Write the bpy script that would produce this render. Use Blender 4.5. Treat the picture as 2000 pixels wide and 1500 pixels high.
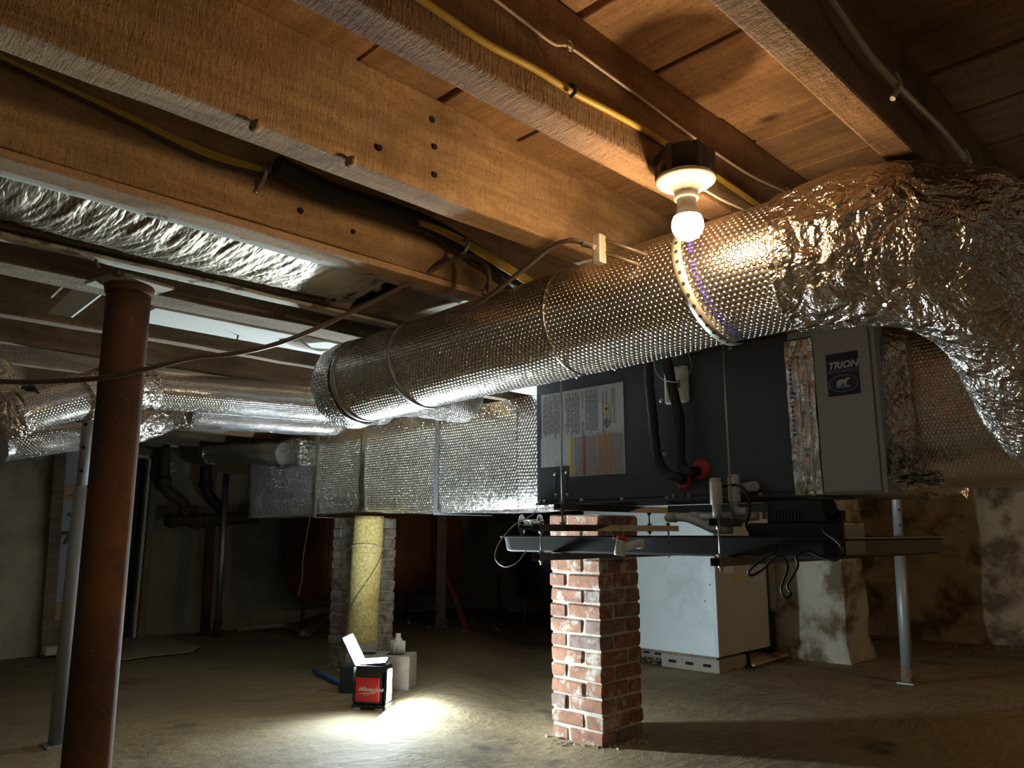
import bpy, bmesh, math, random
from mathutils import Vector, Matrix, noise
random.seed(7)
sc = bpy.context.scene
C = sc.collection
for o in list(bpy.data.objects):
    bpy.data.objects.remove(o)

# ------------------------------------------------------------------ camera, world, exposure
F = 1500.0; PITCH = math.radians(10.95); EYE = 1.0
cd = bpy.data.cameras.new('camera'); cam = bpy.data.objects.new('camera', cd); C.objects.link(cam)
cam.location = (0, 0, EYE)
cam.rotation_euler = (math.pi/2 + PITCH, 0, math.radians(-45))
cd.sensor_width = 36; cd.lens = 36*F/2000; cd.clip_start = .02
sc.camera = cam
w = bpy.data.worlds.new('world'); sc.world = w; w.use_nodes = True
w.node_tree.nodes['Background'].inputs[0].default_value = (.35, .42, .6, 1)
w.node_tree.nodes['Background'].inputs[1].default_value = .02
sc.view_settings.view_transform = 'Standard'; sc.view_settings.look = 'None'
sc.view_settings.exposure = 0.32; sc.view_settings.gamma = 1
sc.view_settings.use_curve_mapping = False
BULB = 300.0        # emission of the bare bulb
PANEL = 1050.0      # emission of the work light panels

ld = bpy.data.lights.new('side_lamp', 'POINT'); ld.energy = 19; ld.color = (1, .66, .34); ld.shadow_soft_size = .03
lo_ = bpy.data.objects.new('side_lamp', ld); C.objects.link(lo_); lo_.location = (5.3, -.25, 1.58)

# ------------------------------------------------------------------ measuring helpers (camera rays -> room coordinates)
cp, sp = math.cos(PITCH), math.sin(PITCH)
def ray(px, py):
    xr = (px-1000)/F; yu = (750-py)/F
    fw = cp - yu*sp; up = sp + yu*cp; r2 = 2**.5
    return ((fw+xr)/r2, (fw-xr)/r2, up)
def atz(px, py, z):
    r = ray(px, py); t = (z-EYE)/r[2]; return Vector((r[0]*t, r[1]*t, z))
def atx(px, py, x):
    r = ray(px, py); t = x/r[0]; return Vector((x, r[1]*t, EYE+r[2]*t))
def aty(px, py, y):
    r = ray(px, py); t = y/r[1]; return Vector((r[0]*t, y, EYE+r[2]*t))
def atd(px, py, d):
    r = ray(px, py); return Vector((r[0]*d, r[1]*d, EYE+r[2]*d))
def atf(px, py, fw):
    r = ray(px, py); t = fw*2**.5/(r[0]+r[1]); return Vector((r[0]*t, r[1]*t, EYE+r[2]*t))
def smooth(a, b, x):
    t = max(0, min(1, (x-a)/(b-a))); return t*t*(3-2*t)
RISE = .12
def floor_z(x, y):
    return RISE*smooth(-.25, .85, y-x)

# ------------------------------------------------------------------ materials
def newmat(name):
    m = bpy.data.materials.new(name); m.use_nodes = True
    nt = m.node_tree; return m, nt, nt.nodes['Principled BSDF']
def N(nt, t, **k):
    n = nt.nodes.new(t)
    for a, b in k.items():
        if a in n.inputs: n.inputs[a].default_value = b
        else: setattr(n, a, b)
    return n
def L(nt, a, b): nt.links.new(a, b)
def coords(nt, scale=(1, 1, 1), src='Object'):
    tc = N(nt, 'ShaderNodeTexCoord'); mp = N(nt, 'ShaderNodeMapping'); mp.inputs['Scale'].default_value = scale
    L(nt, tc.outputs[src], mp.inputs[0]); return mp.outputs[0]
def nz(nt, vec, scale, detail=5, rough=.6, dist=0):
    n = N(nt, 'ShaderNodeTexNoise'); n.inputs['Scale'].default_value = scale; n.inputs['Detail'].default_value = detail
    n.inputs['Roughness'].default_value = rough; n.inputs['Distortion'].default_value = dist
    L(nt, vec, n.inputs['Vector']); return n.outputs[0]
def ramp(nt, v, a, b, ca=(0, 0, 0, 1), cb=(1, 1, 1, 1)):
    r = N(nt, 'ShaderNodeValToRGB'); r.color_ramp.elements[0].position = a; r.color_ramp.elements[1].position = b
    r.color_ramp.elements[0].color = ca; r.color_ramp.elements[1].color = cb
    L(nt, v, r.inputs[0]); return r.outputs[0]
def mix(nt, f, a, b):
    m = N(nt, 'ShaderNodeMix', data_type='RGBA')
    if isinstance(f, float): m.inputs[0].default_value = f
    else: L(nt, f, m.inputs[0])
    for i, v in ((6, a), (7, b)):
        if isinstance(v, tuple): m.inputs[i].default_value = v if len(v) == 4 else (*v, 1)
        else: L(nt, v, m.inputs[i])
    return m.outputs[2]
def bump(nt, bs, h, dist, prev=None):
    b = N(nt, 'ShaderNodeBump'); b.inputs['Distance'].default_value = dist; b.inputs['Strength'].default_value = 1
    L(nt, h, b.inputs['Height'])
    if prev: L(nt, prev, b.inputs['Normal'])
    L(nt, b.outputs[0], bs.inputs['Normal']); return b.outputs[0]
def mth(nt, op, a, b=None, c=None):
    m = N(nt, 'ShaderNodeMath', operation=op)
    for i, v in enumerate((a, b, c)):
        if v is None: continue
        if isinstance(v, (int, float)): m.inputs[i].default_value = v
        else: L(nt, v, m.inputs[i])
    return m.outputs[0]

def simple(name, c1, c2=None, scale=6, stretch=(1, 1, 1), rough=.7, metal=0., bs=60, bd=.001, c3=None, blotch=1.5, lo=.4, hi=.62, coat=0):
    m, nt, b = newmat(name)
    v = coords(nt, stretch)
    if c2: col = mix(nt, ramp(nt, nz(nt, v, scale), .35, .65), c1, c2)
    else: col = None; b.inputs['Base Color'].default_value = (*c1, 1)
    if c3: col = mix(nt, ramp(nt, nz(nt, coords(nt), blotch, 6, .65), lo, hi), col if col else c1, c3)
    if col: L(nt, col, b.inputs['Base Color'])
    b.inputs['Roughness'].default_value = rough; b.inputs['Metallic'].default_value = metal
    if bd: bump(nt, b, nz(nt, v, bs, 4), bd)
    if coat: b.inputs['Coat Weight'].default_value = coat
    return m

def wood(name, c1, c2, dark, axis='X', knots=True, saw=.0012, rough=.8):
    m, nt, b = newmat(name)
    st = {'X': (.12, 1, 1), 'Y': (1, .12, 1), 'Z': (1, 1, .12)}[axis]
    sv = {'X': (1, .16, .16), 'Y': (.16, 1, .16), 'Z': (.16, .16, 1)}[axis]
    v = coords(nt, st); o = coords(nt)
    g = nz(nt, v, 26, 6, .7, .6)
    col = mix(nt, ramp(nt, g, .40, .60), c1, c2)
    col = mix(nt, ramp(nt, nz(nt, o, 2.3, 5, .6), .52, .72), col, dark)
    if knots:
        vo = N(nt, 'ShaderNodeTexVoronoi'); vo.inputs['Scale'].default_value = 3.1; L(nt, coords(nt, (.9, 1.6, 1.6) if axis == 'X' else (1.6, .9, 1.6)), vo.inputs['Vector'])
        k = ramp(nt, vo.outputs['Distance'], .03, .11, (1, 1, 1, 1), (0, 0, 0, 1))
        col = mix(nt, k, col, (dark[0]*.6, dark[1]*.6, dark[2]*.6))
    sp_ = ramp(nt, nz(nt, o, 160, 3, .6), .3, .46, (1, 1, 1, 1), (0, 0, 0, 1))
    col = mix(nt, mth(nt, 'MULTIPLY', sp_, .5), col, (dark[0]*.5, dark[1]*.5, dark[2]*.5))
    gl = ramp(nt, nz(nt, coords(nt, sv), 120, 4, .7, .4), .30, .50, (1, 1, 1, 1), (0, 0, 0, 1))
    col = mix(nt, mth(nt, 'MULTIPLY', gl, .28), col, (dark[0]*.6, dark[1]*.6, dark[2]*.6))
    L(nt, col, b.inputs['Base Color']); b.inputs['Roughness'].default_value = rough
    n1 = bump(nt, b, g, .004)
    # saw marks across the grain
    n2 = bump(nt, b, nz(nt, coords(nt, sv), 120, 4, .7, .4), saw*3, n1)
    bump(nt, b, nz(nt, o, 260, 3), .0016, n2)
    return m

def foil(name, tint=(.80, .80, .80), bub=.0012, pitch=.0125, rough=.2, wavy=.006, crinkle=0.0, stretch=(1, 1, 1)):
    """silver bubble-wrap duct insulation: hexagonally packed bubbles from UVs in metres"""
    m, nt, b = newmat(name)
    b.inputs['Base Color'].default_value = (*tint, 1); b.inputs['Metallic'].default_value = 1; b.inputs['Roughness'].default_value = rough
    prev = None
    uv = N(nt, 'ShaderNodeTexCoord').outputs['UV']
    if wavy: prev = bump(nt, b, nz(nt, coords(nt, stretch), 7, 4, .6), wavy)
    if crinkle:
        for sc_, k_ in ((11, 1.0), (27, .5), (60, .2)):
            r_ = mth(nt, 'ABSOLUTE', mth(nt, 'SUBTRACT', nz(nt, coords(nt, stretch), sc_, 2, .5, .8), .5))
            prev = bump(nt, b, r_, crinkle*k_*2.2, prev)
    if bub:
        s = N(nt, 'ShaderNodeVectorMath', operation='SCALE'); s.inputs[3].default_value = 1/pitch; L(nt, uv, s.inputs[0])
        def lat(off):
            a = N(nt, 'ShaderNodeVectorMath', operation='ADD'); a.inputs[1].default_value = off; L(nt, s.outputs[0], a.inputs[0])
            wv = N(nt, 'ShaderNodeVectorMath', operation='WRAP'); wv.inputs[1].default_value = (.5, .866, 1); wv.inputs[2].default_value = (-.5, -.866, -1)
            L(nt, a.outputs[0], wv.inputs[0])
            l = N(nt, 'ShaderNodeVectorMath', operation='LENGTH'); L(nt, wv.outputs[0], l.inputs[0]); return l.outputs['Value']
        d = mth(nt, 'MINIMUM', lat((0, 0, 0)), lat((.5, .866, 0)))
        h = N(nt, 'ShaderNodeMapRange', interpolation_type='SMOOTHSTEP'); h.inputs[1].default_value = .48; h.inputs[2].default_value = .25; L(nt, d, h.inputs[0])
        prev = bump(nt, b, h.outputs[0], bub, prev)
    return m

def emis(name, col, s):
    m, nt, b = newmat(name); b.inputs['Base Color'].default_value = (*col, 1)
    b.inputs['Emission Color'].default_value = (*col, 1); b.inputs['Emission Strength'].default_value = s; return m

JW = wood('joist wood', (.36, .23, .12), (.52, .35, .19), (.17, .105, .06), 'X')
JD = wood('dark rough joist wood', (.22, .135, .075), (.33, .21, .12), (.10, .055, .035), 'X', False, .0022)
JG = wood('grey old joist wood', (.20, .15, .11), (.31, .24, .17), (.11, .08, .06), 'X', False, .0012)
DK = wood('deck board wood', (.38, .23, .12), (.55, .35, .18), (.20, .12, .06), 'Y', True, .0006)
LW = wood('pale plank wood', (.50, .34, .2), (.6, .42, .26), (.36, .24, .14), 'X', False, .0004)
PAINT = simple('flaking white paint', (.62, .60, .54), (.50, .47, .40), 14, (.2, 1, 1), .75, bs=90, c3=(.16, .12, .09), blotch=13, lo=.56, hi=.62)
DRY = simple('white drywall', (.75, .76, .74), (.68, .69, .66), 4, rough=.8, bs=90, bd=.0004, c3=(.45, .36, .26), blotch=2.6, lo=.6, hi=.75)
FOILB = foil('bubble foil wrap', (.76, .74, .72), .0030, .0128, .24, .006, .0015)
FOILD = foil('bubble foil duct wrap', (.86, .87, .86), .0085, .0185, .20, .014, .004)
FOILS = foil('small bubble foil', (.80, .81, .83), .0026, .0115, .22, .008)
CRINK = foil('crinkled foil', (.74, .70, .66), 0, .01, .22, .012, .016)
CRINKT = foil('crinkled foil tape', (.84, .84, .84), 0, .01, .2, .006, .004)
BATT = foil('wrinkled insulation facing', (.50, .44, .36), 0, .01, .50, .004, .005, (1.6, .3, 1))
POLY = simple('clear film', (.6, .58, .54), (.7, .68, .64), 5, rough=.3, bs=30, bd=.01)
RUST = simple('rust', (.13, .06, .028), (.20, .09, .04), 9, (1, 1, .4), .8, .1, 180, .0015, (.075, .038, .022), 4)
def add_specks(m):
    nt = m.node_tree; b = nt.nodes['Principled BSDF']; src = b.inputs['Base Color'].links[0].from_socket
    L(nt, mix(nt, ramp(nt, nz(nt, coords(nt), 240, 2), .69, .73), src, (.55, .38, .2)), b.inputs['Base Color'])
add_specks(RUST)
GALV = simple('galvanized steel', (.40, .43, .46), (.48, .50, .53), 12, (1, 1, .4), .42, .85, 60, .0003)
POSTG = simple('grey painted steel', (.26, .28, .30), (.33, .35, .37), 8, (1, 1, .3), .45, .3, 90, .0004)
ZINC = simple('zinc rod', (.55, .55, .54), rough=.35, metal=.9, bs=500, bd=.0005)
STRUT = simple('strut steel', (.22, .21, .20), (.30, .29, .27), 20, rough=.45, metal=.7, bs=90, bd=.0003)
AHM = simple('charcoal enamel', (.052, .060, .076), (.058, .067, .084), 3, rough=.42, bs=200, bd=.0001)
CAB = simple('light grey cabinet enamel', (.40, .40, .40), (.43, .42, .42), 3, rough=.5, bs=100, bd=.0001)
FURN = simple('pale blue white enamel', (.74, .83, .87), (.78, .87, .90), 3, rough=.38, bs=60, bd=.0002, c3=(.50, .56, .56), blotch=2.2, lo=.55, hi=.8)
FSIDE = simple('cream enamel', (.52, .50, .44), (.46, .44, .39), 3, rough=.45, bs=80, bd=.0002)
WPL = simple('white plastic', (.72, .70, .66), rough=.4, bd=0)
GPL = simple('pale grey pipe plastic', (.52, .52, .52), (.58, .57, .56), 4, rough=.4, bd=0)
BPL = simple('black plastic', (.006, .006, .007), rough=.5, bs=300, bd=.0002)
RUB = simple('black insulation rubber', (.014, .013, .015), rough=.55, bs=60, bd=.004)
REDP = simple('red plastic', (.50, .03, .02), rough=.4, bd=0)
REDW = simple('red tool plastic', (.55, .02, .025), rough=.4, bd=0)
YELC = simple('yellow cable jacket', (.52, .36, .05), (.58, .42, .08), 20, rough=.5, bd=0)
WHC = simple('off white cable jacket', (.58, .50, .42), rough=.5, bd=0)
BLC = simple('dark cable jacket', (.07, .05, .04), rough=.4, bd=0)
MORT = simple('pale mortar', (.52, .49, .42), (.38, .35, .29), 18, rough=.95, bs=90, bd=.006)
CONC = simple('parged concrete', (.55, .53, .45), (.66, .63, .54), 5, rough=.92, bs=24, bd=.012, c3=(.24, .20, .15), blotch=1.6, lo=.5, hi=.68)
CINDER = simple('cinder block', (.40, .36, .30), (.33, .30, .25), 30, rough=.95, bs=160, bd=.003)
WALLR = simple('whitewashed rubble wall', (.50, .41, .27), (.40, .31, .19), 4, (1, .5, 1), .92, bs=16, bd=.02, c3=(.15, .10, .06), blotch=2.4, lo=.48, hi=.60)
WALLB = simple('grey parged wall', (.36, .33, .25), (.27, .24, .18), 3, rough=.93, bs=14, bd=.015, c3=(.10, .08, .06), blotch=1.2, lo=.5, hi=.7)
FOAM = simple('blue grey foam board', (.42, .48, .54), (.37, .43, .49), 30, rough=.6, bs=100, bd=.0006)
CARD = simple('brown paper', (.50, .38, .25), (.42, .31, .2), 3, rough=.85, bs=9, bd=.006)
DARK = simple('black interior', (.008, .008, .009), rough=.9, bd=0)
OIL = simple('rusty red tank paint', (.20, .07, .03), (.26, .10, .045), 3, rough=.6, bs=40, bd=.001, c3=(.10, .045, .03), blotch=1.4)
REDO = simple('red oxide pipe', (.26, .075, .045), (.2, .06, .04), 10, rough=.7, bs=60, bd=.001)
CAST = simple('old cast iron', (.11, .07, .045), (.07, .05, .035), 12, rough=.8, metal=.2, bs=90, bd=.002)
BLUE = simple('blue plastic', (.03, .16, .5), rough=.4, bd=0)
INK = simple('dark ink', (.05, .055, .06), rough=.5, bd=0)
NAVY = simple('navy sticker', (.012, .018, .045), rough=.35, bd=0)
WINK = simple('white ink', (.62, .62, .62), rough=.5, bd=0)
YINK = simple('yellow ink', (.65, .42, .03), rough=.4, bd=0)
ORINK = simple('orange ink', (.62, .2, .05), rough=.4, bd=0)
RINK = simple('red ink', (.55, .04, .03), rough=.4, bd=0)
LABEL = simple('glossy paper label', (.50, .53, .56), rough=.18, bs=40, bd=.0015)
BLINK = simple('blue ink', (.06, .05, .38), rough=.4, bd=0)
CERAM = simple('white porcelain', (.8, .78, .74), rough=.25, bd=0)
BULBM = emis('warm bulb glass', (1, .64, .32), BULB)
LEDM = emis('cool led panel', (.80, .95, 1.0), PANEL)
YFO = simple('yellow speckled foam', (.62, .50, .16), (.75, .66, .34), 110, rough=.9, bs=120, bd=.002, c3=(.45, .33, .09), blotch=60)

def brick_mat(name, cols, mort_lo, mort_hi):
    m, nt, b = newmat(name)
    oi = N(nt, 'ShaderNodeObjectInfo')
    r = N(nt, 'ShaderNodeValToRGB'); r.color_ramp.interpolation = 'CONSTANT'
    els = r.color_ramp.elements
    for i, c in enumerate(cols):
        e = els[i] if i < 2 else els.new(0)
        e.position = i/len(cols)
    for i, c in enumerate(cols): els[i].color = (*c, 1)
    L(nt, oi.outputs['Random'], r.inputs[0])
    g = N(nt, 'ShaderNodeNewGeometry'); v = g.outputs['Position']
    col = mix(nt, ramp(nt, nz(nt, v, 22), .35, .7), r.outputs[0], (.17, .10, .08))
    sm = ramp(nt, nz(nt, v, 13, 5, .65), mort_lo, mort_hi)
    col = mix(nt, sm, col, (.50, .47, .40))
    L(nt, col, b.inputs['Base Color']); b.inputs['Roughness'].default_value = .95
    bump(nt, b, nz(nt, v, 110, 5, .7), .006); return m
BRM = brick_mat('red brick', [(.36, .16, .09), (.22, .14, .12), (.40, .20, .12), (.17, .135, .13), (.27, .16, .12), (.20, .14, .125), (.25, .18, .16)], .53, .66)
BRG = brick_mat('grey painted brick', [(.34, .29, .25), (.40, .35, .30), (.28, .24, .22), (.37, .30, .26)], .45, .62)

def floor_mat():
    m, nt, b = newmat('trowelled dirt concrete')
    o = coords(nt)
    ns = N(nt, 'ShaderNodeTexNoise'); ns.inputs['Scale'].default_value = 1.1; L(nt, o, ns.inputs['Vector'])
    wv = mix(nt, .35, o, ns.outputs[1])
    mp = N(nt, 'ShaderNodeMapping'); mp.inputs['Scale'].default_value = (7, 55, 1); mp.inputs['Rotation'].default_value = (0, 0, .6); L(nt, wv, mp.inputs[0])
    sw = nz(nt, mp.outputs[0], 1.4, 6, .7)
    big = nz(nt, o, .9, 6, .62, .6)
    col = mix(nt, ramp(nt, big, .36, .66), (.15, .112, .060), (.28, .215, .118))
    col = mix(nt, ramp(nt, sw, .4, .65), col, (.33, .255, .145))
    col = mix(nt, ramp(nt, nz(nt, o, 2.1, 5, .6), .60, .72), col, (.085, .062, .036))
    L(nt, col, b.inputs['Base Color']); b.inputs['Roughness'].default_value = .82
    p = bump(nt, b, sw, .004); p = bump(nt, b, nz(nt, o, 130, 4), .0025, p)
    bump(nt, b, nz(nt, o, 9, 4), .012, p)
    return m
FLO = floor_mat()

# ------------------------------------------------------------------ mesh builder
class MB:
    def __init__(s): s.v = []; s.f = []; s.uv = {}; s.sm = []
    def add(s, vs, fs, uvs=None, sm=False):
        k = len(s.v); s.v += [tuple(p) for p in vs]
        for i, f in enumerate(fs):
            s.f.append(tuple(q+k for q in f)); s.sm.append(sm)
            if uvs: s.uv[len(s.f)-1] = uvs[i]
        return s
    def box(s, x0, x1, y0, y1, z0, z1):
        vs = [(x, y, z) for z in (z0, z1) for y in (y0, y1) for x in (x0, x1)]
        return s.add(vs, [(0, 2, 3, 1), (4, 5, 7, 6), (0, 1, 5, 4), (2, 6, 7, 3), (0, 4, 6, 2), (1, 3, 7, 5)])
    def obox(s, c, ax, hs):
        c = Vector(c); ax = [Vector(a).normalized() for a in ax]
        vs = [c + ax[0]*hs[0]*i + ax[1]*hs[1]*j + ax[2]*hs[2]*k for k in (-1, 1) for j in (-1, 1) for i in (-1, 1)]
        return s.add(vs, [(0, 2, 3, 1), (4, 5, 7, 6), (0, 1, 5, 4), (2, 6, 7, 3), (0, 4, 6, 2), (1, 3, 7, 5)])
    def bar(s, a, b, hw, hh, up=(0, 0, 1)):
        a = Vector(a); b = Vector(b); d = (b-a).normalized(); sd = d.cross(Vector(up)).normalized(); u = sd.cross(d)
        return s.obox((a+b)/2, (d, sd, u), ((b-a).length/2, hw, hh))
    def tube(s, path, r, seg=16, caps=True, wob=0, wf=8, sm=True, seed=0, sq=0, pleat=0):
        path = [Vector(p) for p in path]; n = len(path)
        rr = r if isinstance(r, (list, tuple)) else [r]*n
        t = [(path[min(i+1, n-1)]-path[max(i-1, 0)]).normalized() for i in range(n)]
        a = Vector((0, 0, 1)) if abs(t[0].z) < .9 else Vector((1, 0, 0))
        u = (a - t[0]*a.dot(t[0])).normalized(); vs = []; ln = 0; lens = [0]
        for i in range(n):
            if i: ln += (path[i]-path[i-1]).length; lens.append(ln)
            u = (u - t[i]*u.dot(t[i])).normalized(); w_ = t[i].cross(u)
            for k in range(seg):
                an = 2*math.pi*k/seg; d = u*math.cos(an)+w_*math.sin(an); q = rr[i]
                if sq: q *= (abs(math.cos(an))**sq+abs(math.sin(an))**sq)**(-1/sq)
                p = path[i]+d*q
                if pleat: q2 = pleat*abs(math.sin(ln*60+2*noise.noise(p*9)))*(.4+.6*noise.noise(p*7+Vector((3, 1, 2)))); p += d*q2
                if wob: p += d*wob*(noise.noise(p*wf+Vector((seed, 0, 0))) + .5*noise.noise(p*wf*2.6+Vector((0, seed, 0))))
                vs.append(p)
        fs = []; uvs = []; cir = 2*math.pi*max(rr)
        for i in range(n-1):
            for k in range(seg):
                k2 = (k+1) % seg
                fs.append((i*seg+k, i*seg+k2, (i+1)*seg+k2, (i+1)*seg+k))
                uvs.append([(lens[i], cir*k/seg), (lens[i], cir*(k+1)/seg), (lens[i+1], cir*(k+1)/seg), (lens[i+1], cir*k/seg)])
        s.add(vs, fs, uvs, sm)
        if caps:
            k0 = len(s.v)-len(vs)
            s.f.append(tuple(k0+seg-1-k for k in range(seg))); s.sm.append(False)
            s.f.append(tuple(k0+(n-1)*seg+k for k in range(seg))); s.sm.append(False)
        return s
    def cyl(s, a, b, r, r2=None, seg=16, caps=True):
        return s.tube([a, b], [r, r if r2 is None else r2], seg, caps)
    def lathe(s, prof, o, ax=(0, 0, 1), seg=24):
        o = Vector(o); ax = Vector(ax).normalized(); a = Vector((0, 0, 1)) if abs(ax.z) < .9 else Vector((1, 0, 0))
        u = (a-ax*a.dot(ax)).normalized(); w_ = ax.cross(u); vs = []; fs = []; n = len(prof)
        for r, h in prof:
            for k in range(seg):
                an = 2*math.pi*k/seg; vs.append(o+ax*h+(u*math.cos(an)+w_*math.sin(an))*max(r, 1e-5))
        for i in range(n-1):
            for k in range(seg): k2 = (k+1) % seg; fs.append((i*seg+k, i*seg+k2, (i+1)*seg+k2, (i+1)*seg+k))
        return s.add(vs, fs, None, True)
    def grid(s, fn, nu, nv, sm=True):
        vs = [fn(i/nu, j/nv) for j in range(nv+1) for i in range(nu+1)]
        fs = [(j*(nu+1)+i, j*(nu+1)+i+1, (j+1)*(nu+1)+i+1, (j+1)*(nu+1)+i) for j in range(nv) for i in range(nu)]
        return s.add(vs, fs, None, sm)
    def mesh(s, name, m=None):
        me = bpy.data.meshes.new(name); me.from_pydata(s.v, [], s.f); me.update()
        ul = me.uv_layers.new(name='uv').data
        for i, p in enumerate(me.polygons):
            p.use_smooth = s.sm[i]
            if i in s.uv:
                for li, q in zip(p.loop_indices, s.uv[i]): ul[li].uv = q
            else:
                n = p.normal; ax = max(range(3), key=lambda k: abs(n[k])); ij = [(1, 2), (0, 2), (0, 1)][ax]
                for li in p.loop_indices:
                    co = me.vertices[me.loops[li].vertex_index].co; ul[li].uv = (co[ij[0]], co[ij[1]])
        if m: me.materials.append(m)
        return me
    def build(s, name, m, parent=None, bevel=0, seg=2, solid=0, kind=None):
        me = s.mesh(name, m); o = bpy.data.objects.new(name, me); C.objects.link(o)
        if parent:
            o.parent = parent; o.matrix_parent_inverse = Matrix.Translation(-WO.get(parent.name, Vector((0, 0, 0))))
        if solid: md = o.modifiers.new('thick', 'SOLIDIFY'); md.thickness = solid; md.offset = 0
        if bevel:
            md = o.modifiers.new('bevel', 'BEVEL'); md.width = bevel; md.segments = seg; md.limit_method = 'ANGLE'; md.angle_limit = .6
            md.harden_normals = False
        if kind: o['kind'] = kind
        return o
WO = {}
def thing(name, label, cat, loc=(0, 0, 0), group=None):
    o = bpy.data.objects.new(name, None); C.objects.link(o); o.location = loc; WO[o.name] = Vector(loc)
    o.empty_display_size = .05
    return tag(o, label, cat, group)
def tag(o, label, cat, group=None, kind=None):
    o['label'] = label; o['category'] = cat
    if group: o['group'] = group
    if kind: o['kind'] = kind
    return o
def struct(o): o['kind'] = 'structure'; return o
def spline(pts, n=6):
    pts = [Vector(p) for p in pts]; out = []
    for i in range(len(pts)-1):
        p0 = pts[max(i-1, 0)]; p1 = pts[i]; p2 = pts[i+1]; p3 = pts[min(i+2, len(pts)-1)]
        for k in range(n):
            t = k/n
            out.append(.5*((2*p1)+(p2-p0)*t+(2*p0-5*p1+4*p2-p3)*t*t+(3*p1-p0-3*p2+p3)*t**3))
    out.append(pts[-1]); return out
def text(body, size, origin, right, up, m, parent, name='lettering', shear=0, bold=0, font=None, align='LEFT'):
    cu = bpy.data.curves.new(name, 'FONT'); cu.body = body; cu.size = size; cu.shear = shear; cu.offset = bold; cu.extrude = .0002
    cu.align_x = align; cu.resolution_u = 3
    tmp = bpy.data.objects.new('tmp', cu); C.objects.link(tmp)
    bpy.context.view_layer.update()
    me = bpy.data.meshes.new_from_object(tmp.evaluated_get(bpy.context.evaluated_depsgraph_get()))
    bpy.data.objects.remove(tmp)
    r = Vector(right).normalized(); u = Vector(up).normalized(); n = r.cross(u)
    M_ = Matrix(((r.x, u.x, n.x, origin[0]), (r.y, u.y, n.y, origin[1]), (r.z, u.z, n.z, origin[2]), (0, 0, 0, 1)))
    me.transform(M_); me.materials.clear(); me.materials.append(m); me.name = name
    o = bpy.data.objects.new(name, me); C.objects.link(o)
    if parent: o.parent = parent; o.matrix_parent_inverse = Matrix.Translation(-WO.get(parent.name, Vector((0, 0, 0))))
    return o

# ================================================================== SETTING
X0, X1, Y0, Y1 = -1.6, 8.2, -1.6, 7.15
ZB, ZD = 1.70, 1.92
def ffn(u, v):
    x = X0+(X1-X0)*u; y = Y0+(Y1-Y0)*v
    return (x, y, floor_z(x, y)+.012*noise.noise(Vector((x*1.3, y*1.3, 0)))+.004*noise.noise(Vector((x*5, y*5, 3))))
fl = struct(MB().grid(ffn, 220, 200).build('floor', FLO))
def gz(x, y): return ffn((x-X0)/(X1-X0), (y-Y0)/(Y1-Y0))[2]
def atfloor(px, py):
    z = 0
    for _ in range(25):
        p = atz(px, py, z); z = .5*z+.5*gz(p.x, p.y)
    return atz(px, py, z)

ceil = struct(MB().box(X0-.2, X1+.2, Y0-.2, Y1+.6, ZD+.03, ZD+.1).build('ceiling', DARK))
xs = [-1.8]
rnd = random.Random(4)
while xs[-1] < -.05: xs.append(xs[-1]+rnd.uniform(.2, .27))
xs[-1] = .02
xs += [.245, .484, .755, .963, 1.206, 1.457, 1.611, 1.82, 2.03]
while xs[-1] < X1: xs.append(xs[-1]+rnd.uniform(.2, .27))
for i in range(len(xs)-1):
    dz = rnd.uniform(-.004, .004); g = .004 if i % 3 else .008
    o = MB().box(xs[i]+g, xs[i+1]-g, Y0-.1, Y1+.4, ZD+dz, ZD+.025).build('plank', DK, ceil, .002, 1)

# joists
def joist(y0, y1, label, m, x0=X0-.1, x1=X1+.1, zb=ZB, seed=0, wany=.004, zt=ZD):
    n = 90
    mb = MB(); vs = []
    for i in range(n+1):
        x = x0+(x1-x0)*i/n
        for (y, z) in ((y0, zb), (y0, (zb+zt)/2), (y0, zt), (y1, zt), (y1, zb)):
            q = noise.noise(Vector((x*2.3, y*9+seed, z*6)))
            e = noise.noise(Vector((x*9, seed, y*20)))
            dy = wany*1.1*q; dz = (wany*1.6*q+wany*.7*e) if z == zb else 0
            vs.append((x, y+dy, z+dz))
    fs = []
    for i in range(n):
        for k in range(5):
            k2 = (k+1) % 5; fs.append((i*5+k, i*5+k2, (i+1)*5+k2, (i+1)*5+k))
    fs.append((4, 3, 2, 1, 0)); fs.append(tuple(n*5+k for k in range(5)))
    mb.add(vs, fs)
    o = mb.build('floor_joist', m, None, .005, 2)
    return tag(o, label, 'joist', 'rough floor joists under the deck boards')
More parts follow.
